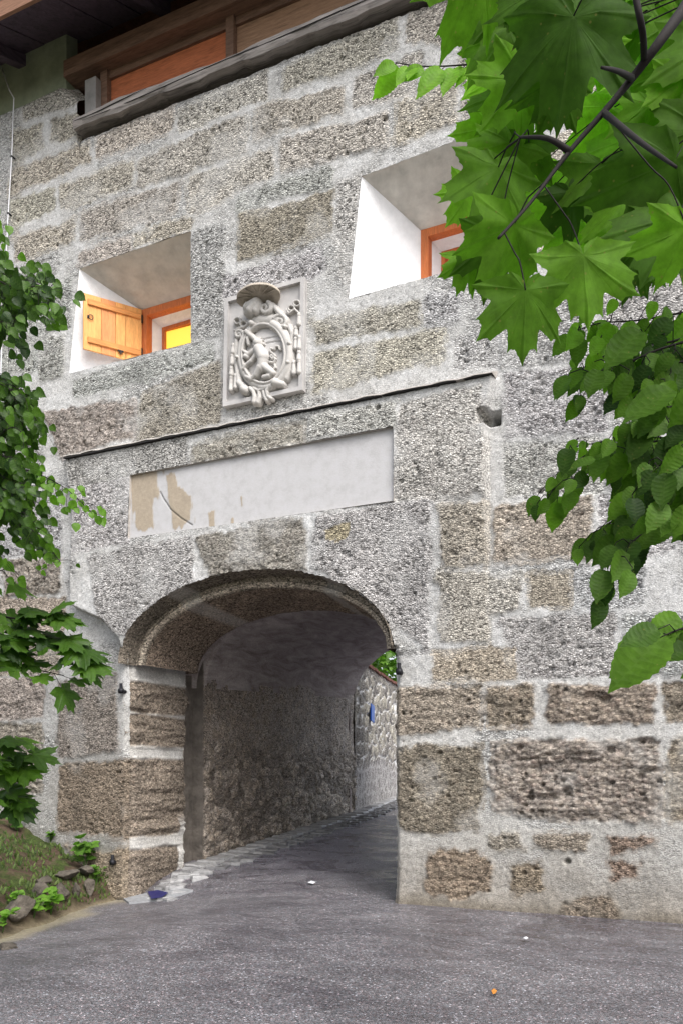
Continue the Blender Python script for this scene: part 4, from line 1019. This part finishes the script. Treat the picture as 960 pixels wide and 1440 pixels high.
def lane_at(px, py):
    d = RT*((px-HX)/FOC)+FW+UP*((HY-py)/FOC); t = (LB-CAM).dot(LN)/d.dot(LN); return CAM+d*t
a = lane_at(514.5, 990); b = lane_at(519.5, 1016)
SG = tag(empty('street_sign', ((a+b)/2)), 'small blue sign on rubble wall seen edge-on through the archway', 'sign')
mbx = MB(); c = (a+b)/2; Rs = Rl @ Matrix.Rotation(.10, 3, 'Y')
mbx.box(c+LN*.09, (.16, .012, (a.z-b.z)/2), Rs); mbx.build('board', M['signblue'], SG, .004)
for s in (-.09, .09):
    q = c+UP*s; mbx = MB(); mbx.tube([q-LN*.03, q+LN*.085], .012, 6); mbx.build('bracket', M['metal'], SG)

# ------------------------------------------------------------------ foliage
MAPLE = [(0, 1.0, 1), (5, .84, 0), (11, .78, 0), (15.5, .84, 0), (20, .69, 0), (27, .56, 0), (32.5, .66, 0), (36.5, .80, 0), (41, .80, 0), (47, .97, 1), (52, .80, 0), (58, .76, 0), (63, .78, 0), (68, .62, 0), (76, .50, 0), (83, .57, 0), (90, .64, 0), (99, .74, 1), (106, .58, 0), (117, .45, 0), (124, .36, 0), (137, .33, 1), (150, .23, 0), (170, .12, 0)]
def maple_tpl():
    raw = [(math.radians(a), r, v) for a, r, v in MAPLE]; pts = [raw[0]]
    for p, q in zip(raw[:-1], raw[1:]):
        for t in (.33, .67): pts.append((p[0]+(q[0]-p[0])*t, (p[1]+(q[1]-p[1])*t)*(.965 if q[1] != p[1] else 1), 0))
        pts.append(q)
    full = pts+[(-a, r, v) for a, r, v in pts[::-1] if a > 1e-6]
    V = [(0, 0, 0, 1.)]; Fs = []; n_ = len(full)
    for t in (.34, .68, 1.0):
        for a, r, v in full: V.append((math.sin(a)*r*t, math.cos(a)*r*t, r*t, float(v)))
    for i in range(n_):
        j = (i+1) % n_
        if i == len(pts)-1: continue
        Fs.append((0, 1+j, 1+i))
        for k in range(2): o = 1+k*n_; Fs.append((o+i, o+j, o+n_+j, o+n_+i))
    return V, Fs
def ovate_tpl(wide=.36, teeth=9):
    V = []; Fs = []; n_ = teeth*2
    for i in range(n_+1):
        t = i/n_; w = wide*(math.sin(math.pi*min(1, t**.8))**.75)*(1-.15*t) if 0 < t < 1 else 0
        if i % 2 and t < .97: w *= 1.09
        if t > .88: w *= .75
        vv = 1.0 if i % 2 else 0.0
        V += [(-w, t-.04*(w > 0), w, vv*.97), (-w*.5, t-.0, w*.5, vv), (0, t, 0, 1.), (w*.5, t, w*.5, vv), (w, t-.04*(w > 0), w, vv*.97)]
    for i in range(n_):
        for k in range(4): Fs.append((i*5+k, i*5+k+1, (i+1)*5+k+1, (i+1)*5+k))
    return V, Fs
TPL = {'maple': maple_tpl(), 'elm': ovate_tpl(.34, 9), 'lime': ovate_tpl(.42, 6), 'horn': ovate_tpl(.27, 10), 'blade': ovate_tpl(.2, 3)}
class Foliage:
    def __init__(s): s.v = []; s.f = []; s.vein = []; s.tone = []
    def leaf(s, P, T, Nn, size, kind, tone, curl=.25, fold=.2, wav=.05):
        T = T.normalized(); X = T.cross(Nn); X = X.normalized() if X.length > 1e-5 else T.orthogonal().normalized(); Nn = X.cross(T)
        V, Fs = TPL[kind]; o = len(s.v); ph = random.uniform(0, 6.3); tw = random.uniform(-.35, .35); cup = random.uniform(-.25, .3)
        for x, y, r, vn in V:
            if kind == 'maple': z = -curl*r*r*.55 - fold*abs(x)*.35 + wav*math.sin(5*math.atan2(x, y+.001)+ph)*r + (.03*r if vn > .5 else 0) + tw*x*y + cup*x*x + .03*math.sin(9*x+ph)*math.sin(8*y+2*ph)
            else: z = -curl*y*y*.5 + fold*abs(x) + wav*.35*math.sin(9*y+ph)*abs(x)*4 - (.012 if vn > .5 and abs(x) > 0 else 0)*abs(x)*3
            s.v.append(tuple(P+(X*x+T*y+Nn*z)*size)); s.vein.append(vn); s.tone.append(tone)
        s.f += [tuple(o+i for i in f) for f in Fs]
    def build(s, name, mat, parent):
        me = bpy.data.meshes.new(name); me.from_pydata(s.v, [], s.f); me.polygons.foreach_set('use_smooth', [True]*len(s.f)); me.update()
        for k, d in (('vein', s.vein), ('tone', s.tone)):
            at = me.attributes.new(k, 'FLOAT', 'POINT'); at.data.foreach_set('value', np.array(d, np.float32))
        return link(name, me, mat, parent)
def ndir(tx=0, ty=0, dz=0):
    """normal towards the camera, tipped sideways / upwards"""
    return (-FW + RT*tx + UP*ty).normalized()
def tdir(ang, dep=0): return (RT*math.cos(math.radians(ang)) + UP*math.sin(math.radians(ang)) + FW*dep).normalized()
def trunk(mb, base, top, r0, r1, n=14, wob=.12):
    pts = []; rs = []
    for i in range(n+1):
        t = i/n; p = Vector(base).lerp(Vector(top), t)+Vector((wob*math.sin(3*t+base[0]), wob*math.sin(2.3*t+base[1]), 0))*t*(1.2-t)
        pts.append(p); rs.append((r0+(r1-r0)*t)*(1.35-.35*min(1, t*6)))
    mb.tube(pts, rs, 12); return pts
def curve(pts, n=8):
    P_ = [Vector(p) for p in pts]; o = []
    for i in range(len(P_)-1):
        a, b, c, d = P_[max(i-1, 0)], P_[i], P_[i+1], P_[min(i+2, len(P_)-1)]
        for k in range(n):
            t = k/n; o.append(.5*((2*b)+(c-a)*t+(2*a-5*b+4*c-d)*t*t+(3*b-3*c+d-a)*t**3))
    return o+[P_[-1]]
def taper(n, a, b): return [a+(b-a)*i/(n-1) for i in range(n)]

# --- Norway maple: trunk stands right of the picture, its lowest bough hangs into it
MT = tag(empty('maple_tree', (7.2, -5.2, Gs(7.2, -5.2))), 'maple with large pointed lobed leaves hanging from upper right corner', 'tree')
mb = MB(); tp = trunk(mb, (7.2, -5.2, -.2), (7.0, -4.6, 7.5), .24, .10); mb.build('trunk', M['bark'], MT)
bm_ = MB(); fo = Foliage()
dB = 1.36
main = curve([tp[6], Cw(1250, -260, 2.5), Cw(1050, -110, 1.7), Cw(955, 20, dB), Cw(880, 120, dB), Cw(800, 213, dB), Cw(745, 285, dB-.02), Cw(700, 335, dB-.05)], 8)
bm_.tube(main, [.0022+.022*(1-i/(len(main)-1))**2.2 for i in range(len(main))], 7)
sides = [curve([Cw(888, 110, dB), Cw(868, 100, dB-.1), Cw(845, 95, dB-.15)], 4), curve([Cw(800, 213, dB), Cw(770, 195, dB), Cw(731, 193, dB+.05)], 4), curve([Cw(905, 90, dB), Cw(900, 30, dB-.1), Cw(870, -50, dB-.1), Cw(760, -90, dB-.2), Cw(690, -100, dB-.25)], 5),
         curve([Cw(850, 160, dB), Cw(900, 200, dB-.2), Cw(950, 235, dB-.3)], 4), curve([Cw(1050, -110, 1.7), Cw(1010, 60, 1.6), Cw(990, 190, 1.45)], 5)]
for s_ in sides: bm_.tube(s_, taper(len(s_), .006, .002), 6)
bpts = list(main)+[p for s_ in sides for p in s_]
def mleaf(px, py, spx, ang, tx=0, ty=0, tone=.4, d=1.5, dep=0, curl=.3, pet=None, fold=.25):
    tone = min(1, tone*1.1+.08); P = Cw(px, py, d); T = tdir(ang, dep+random.uniform(-.25, .45)); size = spx*d/FOC*.81; tx += random.uniform(-.35, .35); ty += random.uniform(-.2, .35)
    fo.leaf(P, T, ndir(tx, ty), size, 'maple', tone, curl+random.uniform(-.2, .45), fold+random.uniform(-.1, .25), random.uniform(.05, .11))
    tgt = Cw(*pet, d+.05) if pet else min(bpts, key=lambda q: (q-P-UP*.05).length)
    q1 = P-T*size*.25+UP*.01; mid = (P+tgt)/2+UP*.012
    bm_.tube(curve([P, P.lerp(mid, .55)-T*.01, mid, tgt], 4), .0012 if d < 2 else .0015, 5)
# (px, py) of the leaf base, length in px, direction, sideways tip, upward tip, tone (painted dark to backlit), depth
for a in [(672,-62,150,-100,.3,.1,.35,1.45),(742,-75,135,-95,-.2,.5,.15,1.5),(806,22,178,-97,.1,.55,.05,1.38),(792,-30,150,-120,.2,.6,.1,1.42),(893,-20,140,-105,-.3,-.3,.75,1.75),(846,30,120,-60,.2,-.2,.8,1.8),
          (734,112,112,-128,.5,.0,.55,1.55),(716,200,100,-118,.4,.1,.45,1.6),(700,235,120,-105,.3,.3,.25,1.5),(722,316,128,-112,.35,.1,.35,1.4),(738,408,122,-88,.1,.15,.22,1.33),(819,360,128,-84,-.1,.05,.38,1.36),
          (700,330,110,-95,.6,.35,.1,1.48),(778,262,110,-75,-.2,-.2,.8,1.8),(860,150,120,-80,.2,-.3,.85,1.85),(930,95,130,-110,.3,-.25,.8,1.8),(905,190,125,-115,-.1,-.1,.7,1.7),(948,225,170,-112,.2,.5,.08,1.4),
          (955,305,150,-118,.25,.35,.12,1.42),(965,320,110,-110,.2,0,.5,1.35),(845,230,115,-95,.1,.3,.2,1.6),(800,270,90,-70,.2,.55,.02,1.62),(880,280,105,-100,-.2,.1,.4,1.55),(760,230,95,-120,.3,-.2,.75,1.85),
          (925,-10,140,-70,.2,.3,.3,1.6),(965,90,120,-120,.3,.2,.4,1.6),(985,180,140,-115,.1,.4,.15,1.5),(1010,60,150,-100,.2,.4,.3,1.5),(660,270,70,-120,.5,-.1,.6,1.6),(655,365,60,-100,.6,.2,.4,1.5),
          (835,-60,150,-85,.1,.4,.2,1.5),(890,360,80,-95,.1,.4,.1,1.5),(760,60,100,-130,.5,-.2,.7,1.85),(690,180,80,-125,.4,-.2,.7,1.75),(870,330,90,-70,.2,-.1,.5,1.7)]:
    mleaf(*a)
GAPS = ((832, 205, 26), (800, 292, 22), (715, 348, 24), (748, 335, 18), (840, 130, 12), (690, 375, 16), (890, 250, 14))
for i in range(46):
    px = random.uniform(690, 970); py = random.uniform(-70, 340)
    if any(math.hypot(px-a, py+30-b) < r_+36 for a, b, r_ in GAPS) or (py > 240 and px < 720): continue
    mleaf(px, py, random.uniform(80, 115), random.uniform(-130, -60), 0, 0, random.uniform(.05, .9), random.uniform(1.5, 1.75))
for i in range(120):      # deeper layer, seen between the big leaves
    t = random.random(); px = random.uniform(690, 1080); py = random.uniform(-140, 330)
    if px < 690 or (py > 250 and px < 760): continue
    if any(math.hypot(px-a, py+32-b) < r_+34 for a, b, r_ in GAPS): continue
    mleaf(px, py, random.uniform(60, 105), random.uniform(-135, -50), random.uniform(-.5, .5), random.uniform(-.5, .3), random.uniform(.5, 1), random.uniform(1.75, 2.3))
for i in range(70):
    mleaf(random.uniform(1080, 1500), random.uniform(-420, -20), random.uniform(80, 120), random.uniform(-130, -50), 0, 0, random.uniform(.1, .9), random.uniform(1.7, 2.5))
bm_.build('branch', M['twig'], MT); fo.build('leaves', M['maple'], MT)

# --- hornbeam-like twig and elm boughs on the right
def bough(pts, d0, kind, leaf_px, n, fo, bmx, spread=.35, ang0=-95, bright=(.2, 1), droop=0, rad=.004, off=0):
    c = curve([Cw(p[0], p[1], p[2] if len(p) > 2 else d0) for p in pts], 10); bmx.tube(c, taper(len(c), rad, .0012), 6)
    for i in range(n):
        t = (i+.5)/n; k = t*(len(c)-1); i0 = int(k); P = c[i0].lerp(c[min(i0+1, len(c)-1)], k-i0)
        d = (P-CAM).dot(FW); side = 1 if i % 2 else -1
        if off and i % 4:
            P2 = P+(RT*random.uniform(-1, 1)+UP*random.uniform(-1.2, .6)+FW*random.uniform(-2.2, 2.2))*off*leaf_px*d/FOC
            bmx.tube([P, P.lerp(P2, .5)+UP*.01, P2], .0013, 4); P = P2
        tn = (c[min(i0+1, len(c)-1)]-c[max(i0-1, 0)]).normalized()
        T = (tdir(ang0+random.uniform(-28, 28))*1.0 + tn*.55 + RT*side*spread*.5 + UP*side*spread*.45*random.random() + FW*random.uniform(-.5, .5)).normalized()
        sz = leaf_px*d/FOC*random.uniform(.55, 1.15)*(1-.25*t)
        Nn = (ndir(random.uniform(-.6, .6), random.uniform(-.5, .9))).normalized()
        st = P+T*sz*.14; bmx.tube([P, st], .0009, 4)
        fo.leaf(st, T, Nn, sz, kind, random.uniform(*bright), random.uniform(.1, .5), random.uniform(.1, .4), .05)
    return c
HB = tag(empty('hornbeam_tree', (7.6, -3.6, Gs(7.6, -3.6))), 'hornbeam twig with bright ribbed leaves reaching left behind the maple leaves', 'tree')
mb = MB(); tp = trunk(mb, (7.6, -3.4, -.2), (7.3, -3.2, 7.0), .16, .07); mb.build('trunk', M['bark'], HB)
fo = Foliage(); bm_ = MB()
bm_.tube(curve([tp[8], Cw(1150, -40, 3.0), Cw(900, 20, 2.5), Cw(740, 78, 2.3)], 8), .008, 6)
bough([(760, 70), (700, 85), (640, 92), (590, 93), (556, 88)], 2.3, 'horn', 62, 15, fo, bm_, .3, -112, (.75, 1), rad=.003)
bough([(800, 60), (740, 110), (700, 150)], 2.35, 'horn', 62, 10, fo, bm_, .5, -100, (.6, 1), rad=.003)
bough([(900, 20), (820, 100), (770, 150)], 2.4, 'horn', 60, 10, fo, bm_, .5, -100, (.6, 1), rad=.003)
bm_.build('branch', M['twig'], HB); fo.build('leaves', M['elm'], HB)

EL = tag(empty('elm_tree', (7.0, -4.4, Gs(7.0, -4.4))), 'elm with small oval toothed leaves on drooping twigs at right edge', 'tree')
mb = MB(); tp = trunk(mb, (6.9, -4.3, -.2), (6.7, -4.1, 6.0), .13, .05); mb.build('trunk', M['bark'], EL)
fo = Foliage(); bm_ = MB()
for q, e in ((5, (1060, 420, 2.4)), (6, (1060, 600, 2.3)), (4, (1080, 850, 2.0))): bm_.tube(curve([tp[q], Cw(1200, e[1]-60, 2.7), Cw(*e)], 8), .010, 6)
E = lambda pts, d, n, px=50, br=(.1, .8), sp=.5, an=-100: bough(pts, d, 'elm', px, int(n*1.9), fo, bm_, sp, an, br, off=.5)
E([(1060, 420), (960, 475), (905, 485), (850, 500), (800, 530)], 2.35, 20); E([(1060, 430), (960, 440), (900, 450), (840, 455), (800, 470)], 2.5, 20, 46, (.3, 1))
E([(1000, 470), (930, 490), (880, 510), (830, 525)], 2.2, 12, 50, (.0, .5)); E([(1060, 460), (980, 500), (930, 520), (890, 560)], 2.2, 16, 54)
E([(1060, 500), (980, 560), (930, 575), (900, 590)], 2.1, 14, 62, (.05, .5)); E([(1060, 600), (960, 618), (900, 622), (850, 630), (800, 655), (770, 700)], 2.2, 26, 50)
E([(960, 618), (900, 615), (860, 620), (806, 628)], 2.4, 14, 38, (.7, 1), .3); E([(1060, 620), (980, 660), (930, 690), (880, 720), (845, 745)], 2.15, 20, 56, (.05, .6))
E([(1060, 640), (980, 650), (920, 650), (870, 680)], 2.3, 18, 52, (.1, .7)); E([(1080, 680), (990, 710), (930, 730), (885, 765), (846, 800)], 2.05, 16, 58, (.0, .45), .35)
E([(1080, 560), (1010, 600), (950, 640), (920, 660)], 2.0, 18, 60, (.0, .5))
E([(1080, 520), (1000, 520), (950, 540), (905, 545)], 2.4, 18, 52, (.2, .9))
E([(1080, 850), (1000, 870), (955, 885), (930, 895)], 1.9, 7, 70, (.2, .5), .6, -140)
P = Cw(934, 893, 1.9)
fo.leaf(P, tdir(-137), (ndir(-.1, .75)), 112*1.9/FOC, 'elm', .45, .25, .22, .05); fo.leaf(Cw(960, 880, 1.92), tdir(-170), ndir(0, .9), 62*1.9/FOC, 'elm', .35, .2, .2); fo.leaf(Cw(955, 868, 1.92), tdir(-150), ndir(.2, .4), 60*1.9/FOC, 'elm', .6, .2, .2); fo.leaf(Cw(985, 905, 1.9), tdir(-160), ndir(0, .6), 60*1.9/FOC, 'elm', .2, .2, .2)
for a in ((900,465,75,-135,.3,.95,.3),(945,548,85,-150,.2,1.1,.3),(840,520,42,-110,.2,1.2,.3),(835,645,40,-160,0,1.2,.3)):
    fo.leaf(Cw(a[0], a[1], 2.0), tdir(a[3]), ndir(a[4], a[5]), a[2]*2.0/FOC, 'elm', a[6], .2, .2)
for q in ((1150, 400), (1180, 560), (1190, 800), (1300, 480), (1320, 640)):
    for k in range(2): bough([(q[0]+150, q[1]-60, 2.7), (q[0]+60, q[1]-10+random.uniform(-30, 30), 2.6), (q[0]-40, q[1]+60, 2.45)], 2.6, 'elm', 52, 22, fo, bm_, .5, -100, (.1, .9), off=.7)
bm_.build('branch', M['twig'], EL); fo.build('leaves', M['elm'], EL)

# --- lime on the left bank
LT = tag(empty('lime_tree', (-5.4, -3.6, .5)), 'lime tree with dense small heart shaped leaves along the left edge', 'tree')
mb = MB(); tp = trunk(mb, (-5.4, -3.6, BANKZ(-5.4, -3.6)-.2), (-5.0, -3.9, 8.0), .2, .07); mb.build('trunk', M['bark'], LT)
fo = Foliage(); bm_ = MB()
Lb = lambda pts, d, n, px=27, br=(.0, .62), sp=.7, an=-75: bough([(q[0]-20,)+tuple(q[1:]) for q in pts], d, 'lime', px*.82, int(n*2.9), fo, bm_, sp, an, br, rad=.005, off=1.15)
for q, e in ((7, (-120, 330, 5.2)), (6, (-120, 540, 5.0)), (5, (-120, 680, 5.0)), (9, (-140, 240, 5.3))): bm_.tube(curve([tp[q], Cw(-250, e[1]+20, 5.6), Cw(*e)], 8), .016, 6)
for k in range(4):
    j = lambda s=14: random.uniform(-s, s)
    d = 5+random.uniform(-.4, .4)
    Lb([(-120, 330+j()), (-40, 370+j()), (30, 390+j()), (70, 402+j(8)), (92, 408+j(6))], d, 26); Lb([(-120, 360), (-40, 420+j()), (10, 440+j()), (40, 455+j(6))], d, 18)
    Lb([(-120, 280), (-50, 320+j()), (0, 345+j()), (12, 350)], d, 10)
    Lb([(-120, 500+j()), (-40, 520+j()), (10, 530+j(8)), (60, 558+j(6))], d, 22, 26, (.0, .6)); Lb([(-120, 540), (-40, 570+j()), (10, 580+j()), (55, 605+j(8))], d, 24, 26); Lb([(-120, 590), (-50, 620+j()), (0, 635+j()), (45, 650+j(8))], d, 24, 26)
    Lb([(-120, 640), (-40, 660+j()), (20, 680+j()), (60, 690+j(8))], d, 26, 25); Lb([(-120, 680), (-40, 700+j()), (30, 720+j()), (70, 745+j(8))], d, 26, 24, (.0, .6)); Lb([(-120, 700), (-40, 730), (10, 745+j())], d, 12)
Lb([(-100, 640), (0, 655), (60, 662), (110, 685), (150, 722)], 4.9, 26, 22, (.6, 1), .35)
Lb([(60, 745), (85, 765), (105, 790)], 4.9, 8, 22, (.3, .9), .4); Lb([(-60, 760), (0, 765), (15, 780)], 4.8, 10, 26, (.8, 1))
Lb([(-60, 290), (0, 310), (12, 322)], 5.0, 8, 24, (.7, 1)); Lb([(40, 560), (60, 575), (78, 600)], 4.9, 10, 24)
bm_.build('branch', M['twig'], LT); fo.build('leaves', M['lime'], LT)

# --- young sycamores low on the left
def sycamore(root_xy, name_label, arms, dd, zt):
    r = tag(empty('sycamore_sapling', (root_xy[0], root_xy[1], BANKZ(*root_xy))), name_label, 'sapling', 'sycamore saplings on the bank')
    mb = MB(); tp = trunk(mb, (root_xy[0], root_xy[1], BANKZ(*root_xy)-.15), (root_xy[0]+.15, root_xy[1]-.2, zt), .05, .015, 10, .05); mb.build('trunk', M['bark'], r)
    fo = Foliage(); bx_ = MB()
    for (pts, n, px, br) in arms:
        c = curve([tp[7]]+[Cw(p[0], p[1], dd) for p in pts], 8); bx_.tube(c, taper(len(c), .010, .002), 6)
        m0 = len(c)//(len(pts))
        for i in range(n):
            k = random.uniform(m0*.7, len(c)-1); i0 = int(k); P = c[i0]; d = (P-CAM).dot(FW)
            T = (tdir(random.uniform(-60, 5)) + FW*random.uniform(-.7, .4)).normalized(); sz = px*d/FOC*random.uniform(.6, 1.1)
            st = P+T*sz*.5+UP*random.uniform(-.05, .09); bx_.tube([P, st], .0015, 4)
            fo.leaf(st, T, (ndir(random.uniform(-.4, .4), random.uniform(.8, 3.0))), sz*.9, 'maple', random.uniform(*br), random.uniform(.1, .4), .25, .05)
    bx_.build('branch', M['twig'], r); fo.build('leaves', M['lime'], r)
sycamore((-5.2, -2.7), 'sycamore sapling with broad dark lobed leaves level with the arch springing', [([(-80, 900), (0, 900), (60, 900), (118, 920)], 22, 46, (.0, .45)), ([(-80, 860), (-10, 865), (50, 875), (80, 880)], 18, 42, (.0, .6)), ([(-80, 940), (0, 930), (45, 940), (90, 950)], 12, 44, (0, .5)), ([(-60, 820), (-20, 810), (8, 800)], 6, 36, (.3, .9))], 5.0, 2.4)
sycamore((-5.0, -2.2), 'low sycamore sapling just above the earth bank by left edge', [([(-60, 1060), (-10, 1070), (30, 1075)], 12, 44, (.1, .6)), ([(-60, 1100), (-20, 1110), (20, 1125)], 12, 44, (.0, .5)), ([(-60, 1040), (0, 1050), (12, 1060)], 6, 40, (.1, .6))], 5.6, 1.5)

# --- herbs, boulders and grass on the bank
def pick(px, py):
    """first point of the bank under a photo position"""
    d = RT*((px-HX)/FOC)+FW+UP*((HY-py)/FOC)
    t = 5.0
    while t < 13:
        p = CAM+d*t
        zz = BANKZ(p.x, p.y) if (-10 < p.x < -2.7 and -7 < p.y < .03) else Gs(p.x, p.y)
        if p.z <= zz or p.y > 0: return Vector((p.x, min(p.y, -.02), zz))
        t += .03
    return p
def herb(px, py, hpx, nl, lab, kind='lime', br=(.3, 1), lp=.5):
    B = pick(px, py); d = (B-CAM).dot(FW); h_ = hpx*d/FOC
    r = tag(empty('herb', B), lab, 'plant', 'green herbs on the earth bank'); st = MB(); fo = Foliage()
    for k in range(max(3, nl//6)):
        a = random.uniform(0, 6.28); lean = random.uniform(.1, .6)
        c = curve([B, B+Vector((math.cos(a)*lean*.4, math.sin(a)*lean*.4, .6))*h_, B+Vector((math.cos(a)*lean, math.sin(a)*lean, 1))*h_*random.uniform(.7, 1.05)], 5)
        st.tube(c, taper(len(c), .004, .0015), 5)
        for i in range(6):
            P = c[random.randint(3, len(c)-1)]; t = random.uniform(0, 6.28)
            fo.leaf(P, Vector((math.cos(t), math.sin(t), random.uniform(-.3, .6))), Vector((0, -.5, 1))+Vector((random.uniform(-.5, .5), random.uniform(-.5, .2), 0)), h_*lp*random.uniform(.5, 1), kind, random.uniform(*br), .4, .25)
    st.build('stem', M['herb'], r); fo.build('leaves', M['herb'], r)
herb(120, 1225, 44, 30, 'leafy green herb growing against the foot of left gate jamb', br=(.1, .6)); herb(72, 1290, 34, 24, 'bright green herb between stones in middle of bank foot', br=(.5, 1)); herb(48, 1292, 26, 18, 'small yellow-green herb at lowest edge of the bank', br=(.8, 1), lp=.6)
herb(20, 1278, 30, 18, 'small green herb near left edge above the bank stones', br=(.5, 1)); herb(4, 1312, 34, 14, 'pale green herb cut by left picture edge at bank foot', br=(.7, 1)); herb(136, 1245, 26, 14, 'thin dull green herb right beside the wall at bank end', br=(.2, .6))
herb(25, 1170, 24, 14, 'dark low herb high on the bank under the sapling', br=(.0, .4)); herb(75, 1180, 20, 14, 'mossy low herb on top of the bank near the wall', br=(.0, .4))
def boulder(px, py, wpx, hpx, seed, lab):
    B = pick(px, py); d = (B-CAM).dot(FW); w = wpx*d/FOC; h_ = hpx*d/FOC
    bm = bmesh.new(); bmesh.ops.create_icosphere(bm, subdivisions=4, radius=1)
    rs = random.Random(seed); pl = [(Vector((rs.uniform(-1, 1), rs.uniform(-1, 1), rs.uniform(-1, 1))).normalized(), rs.uniform(.45, .75)) for _ in range(18)]
    for v_ in bm.verts:
        p = v_.co.copy()
        for nn, q in pl:
            s_ = p.dot(nn)
            if s_ > q: p -= nn*(s_-q)*.97
        p *= 1+.05*math.sin(p.x*9+seed)*math.sin(p.z*8)
        v_.co = B+RT*(p.x*w/2)+FW*(p.y*w/2)+UP*(p.z*h_/2+h_*.25)
    me = bpy.data.meshes.new('boulder'); bm.to_mesh(me); bm.free(); me.polygons.foreach_set('use_smooth', [True]*len(me.polygons))
    o = link('boulder', me, M['boulder']); tag(o, lab, 'stone', 'rough stones edging the bank')
M['boulder'] = mat_plain('mossy_boulder', (.10, .086, .07), .9, 9, .6, 1.0, 16, .05)
for i, a in enumerate([(28, 1290, 52, 42, 'large squarish grey stone at left end of the bank foot'), (88, 1268, 26, 34, 'upright pale stone left of three under the ledge'), (108, 1262, 18, 34, 'slim upright stone in middle of three under the ledge'), (126, 1258, 18, 38, 'slim upright stone nearest the wall under the ledge'),
                       (92, 1238, 44, 22, 'flat overhanging brown stone left of the ledge pair'), (122, 1232, 38, 18, 'flat overhanging brown stone right of the ledge pair'), (55, 1262, 30, 28, 'rounded brown stone above the large grey one'), (12, 1335, 40, 16, 'low dark stone where road edge meets left picture edge'), (60, 1245, 34, 20, 'half buried brown stone high in the bank face')]): boulder(*a[:4], 40+i, a[4])
fo = Foliage()
for i in range(1500):
    px = random.uniform(-60, 160); py = random.uniform(1170, 1320)
    B = pick(px, py)
    if B.x > toe_x(B.y)-.08: continue
    if vnoise(np.array([B.x*2.5]), np.array([B.y*2.5]), 5)[0] < .52: continue
    T = Vector((random.uniform(-.6, .6), random.uniform(-.7, .3), 1))
    fo.leaf(B, T, -FW+UP*.2, random.uniform(.03, .08), 'blade', random.random(), .6, .2)
go = fo.build('grass', M['grass'], None); tag(go, 'thin short grass and moss tufts on earth bank', 'grass', kind='stuff')

# --- trees beyond the lane wall
def far_tree(x, y, h, r, seed, lab, n=6500):
    rs = random.Random(seed); o = tag(empty('bushy_tree', (x, y, Gs(x, y))), lab, 'tree', 'trees behind the lane wall')
    mb = MB(); z0_ = Gs(x, y); tp = trunk(mb, (x, y, z0_-.1), (x+.2, y, z0_+h*.85), .16, .04)
    cl = [Vector((x+rs.uniform(-r, r)*.75, y+rs.uniform(-r, r)*.75, z0_+rs.uniform(h*.38, h))) for _ in range(16)]
    for c in cl: mb.tube(curve([tp[rs.randint(5, 12)], (tp[9]+c)/2+UP*.1, c], 5), .02, 5)
    mb.build('trunk', M['bark'], o); fo = Foliage()
    for i in range(n):
        c = cl[rs.randrange(16)]; dv = Vector((rs.gauss(0, 1), rs.gauss(0, 1), rs.gauss(0, 1))).normalized()*r*.42*rs.random()**.4
        fo.leaf(c+dv, Vector((rs.uniform(-1, 1), rs.uniform(-1, 1), rs.uniform(-1, .2))), Vector((rs.uniform(-.6, .6), rs.uniform(-.6, .6), 1)), rs.uniform(.12, .22), 'blade' if False else 'lime', rs.random(), .3, .2)
    fo.build('crown', M['herb'], o)
far_tree(-6.6, 11.5, 6.0, 1.8, 3, 'bright green leafy tree seen over the lane wall through archway'); far_tree(-7.4, 15.5, 7.0, 2.2, 5, 'taller green tree further along behind the lane wall')

# ------------------------------------------------------------------ light, sky, camera
az = Vector((.79, -.61, 0)).normalized(); el = math.radians(49)
sd = Vector((az.x*math.cos(el), az.y*math.cos(el), math.sin(el)))
sun = bpy.data.lights.new('sun', 'SUN'); sun.energy = 1.45; sun.angle = math.radians(35); sun.color = (1, .985, .965)
so = bpy.data.objects.new('sun', sun); COL.objects.link(so); so.rotation_euler = sd.to_track_quat('Z', 'Y').to_euler(); so.location = (6, -12, 18)
W = bpy.data.worlds.new('World'); SC.world = W; W.use_nodes = True; nt = W.node_tree
bg = nt.nodes['Background']; sk = nt.nodes.new('ShaderNodeTexSky'); sk.sky_type = 'NISHITA'; sk.sun_disc = False
sk.sun_elevation = el; sk.sun_rotation = math.atan2(sd.x, sd.y); sk.air_density = 1.0; sk.dust_density = 4.0; sk.ozone_density = 1.0
hs = nt.nodes.new('ShaderNodeHueSaturation'); hs.inputs['Saturation'].default_value = .42
nt.links.new(sk.outputs[0], hs.inputs['Color']); nt.links.new(hs.outputs[0], bg.inputs[0]); bg.inputs[1].default_value = .15
cam = bpy.data.cameras.new('camera'); co_ = bpy.data.objects.new('camera', cam); COL.objects.link(co_)
co_.location = CAM; co_.rotation_euler = (math.pi/2, 0, YAW)
cam.sensor_fit = 'VERTICAL'; cam.sensor_height = 36; cam.lens = 36*FOC/1440; cam.shift_y = (HY-720)/1440; cam.clip_start = .05; cam.clip_end = 500
SC.camera = co_
vs_ = SC.view_settings; vs_.view_transform = 'Standard'; vs_.look = 'None'; vs_.exposure = .96; vs_.gamma = 1; vs_.use_curve_mapping = False
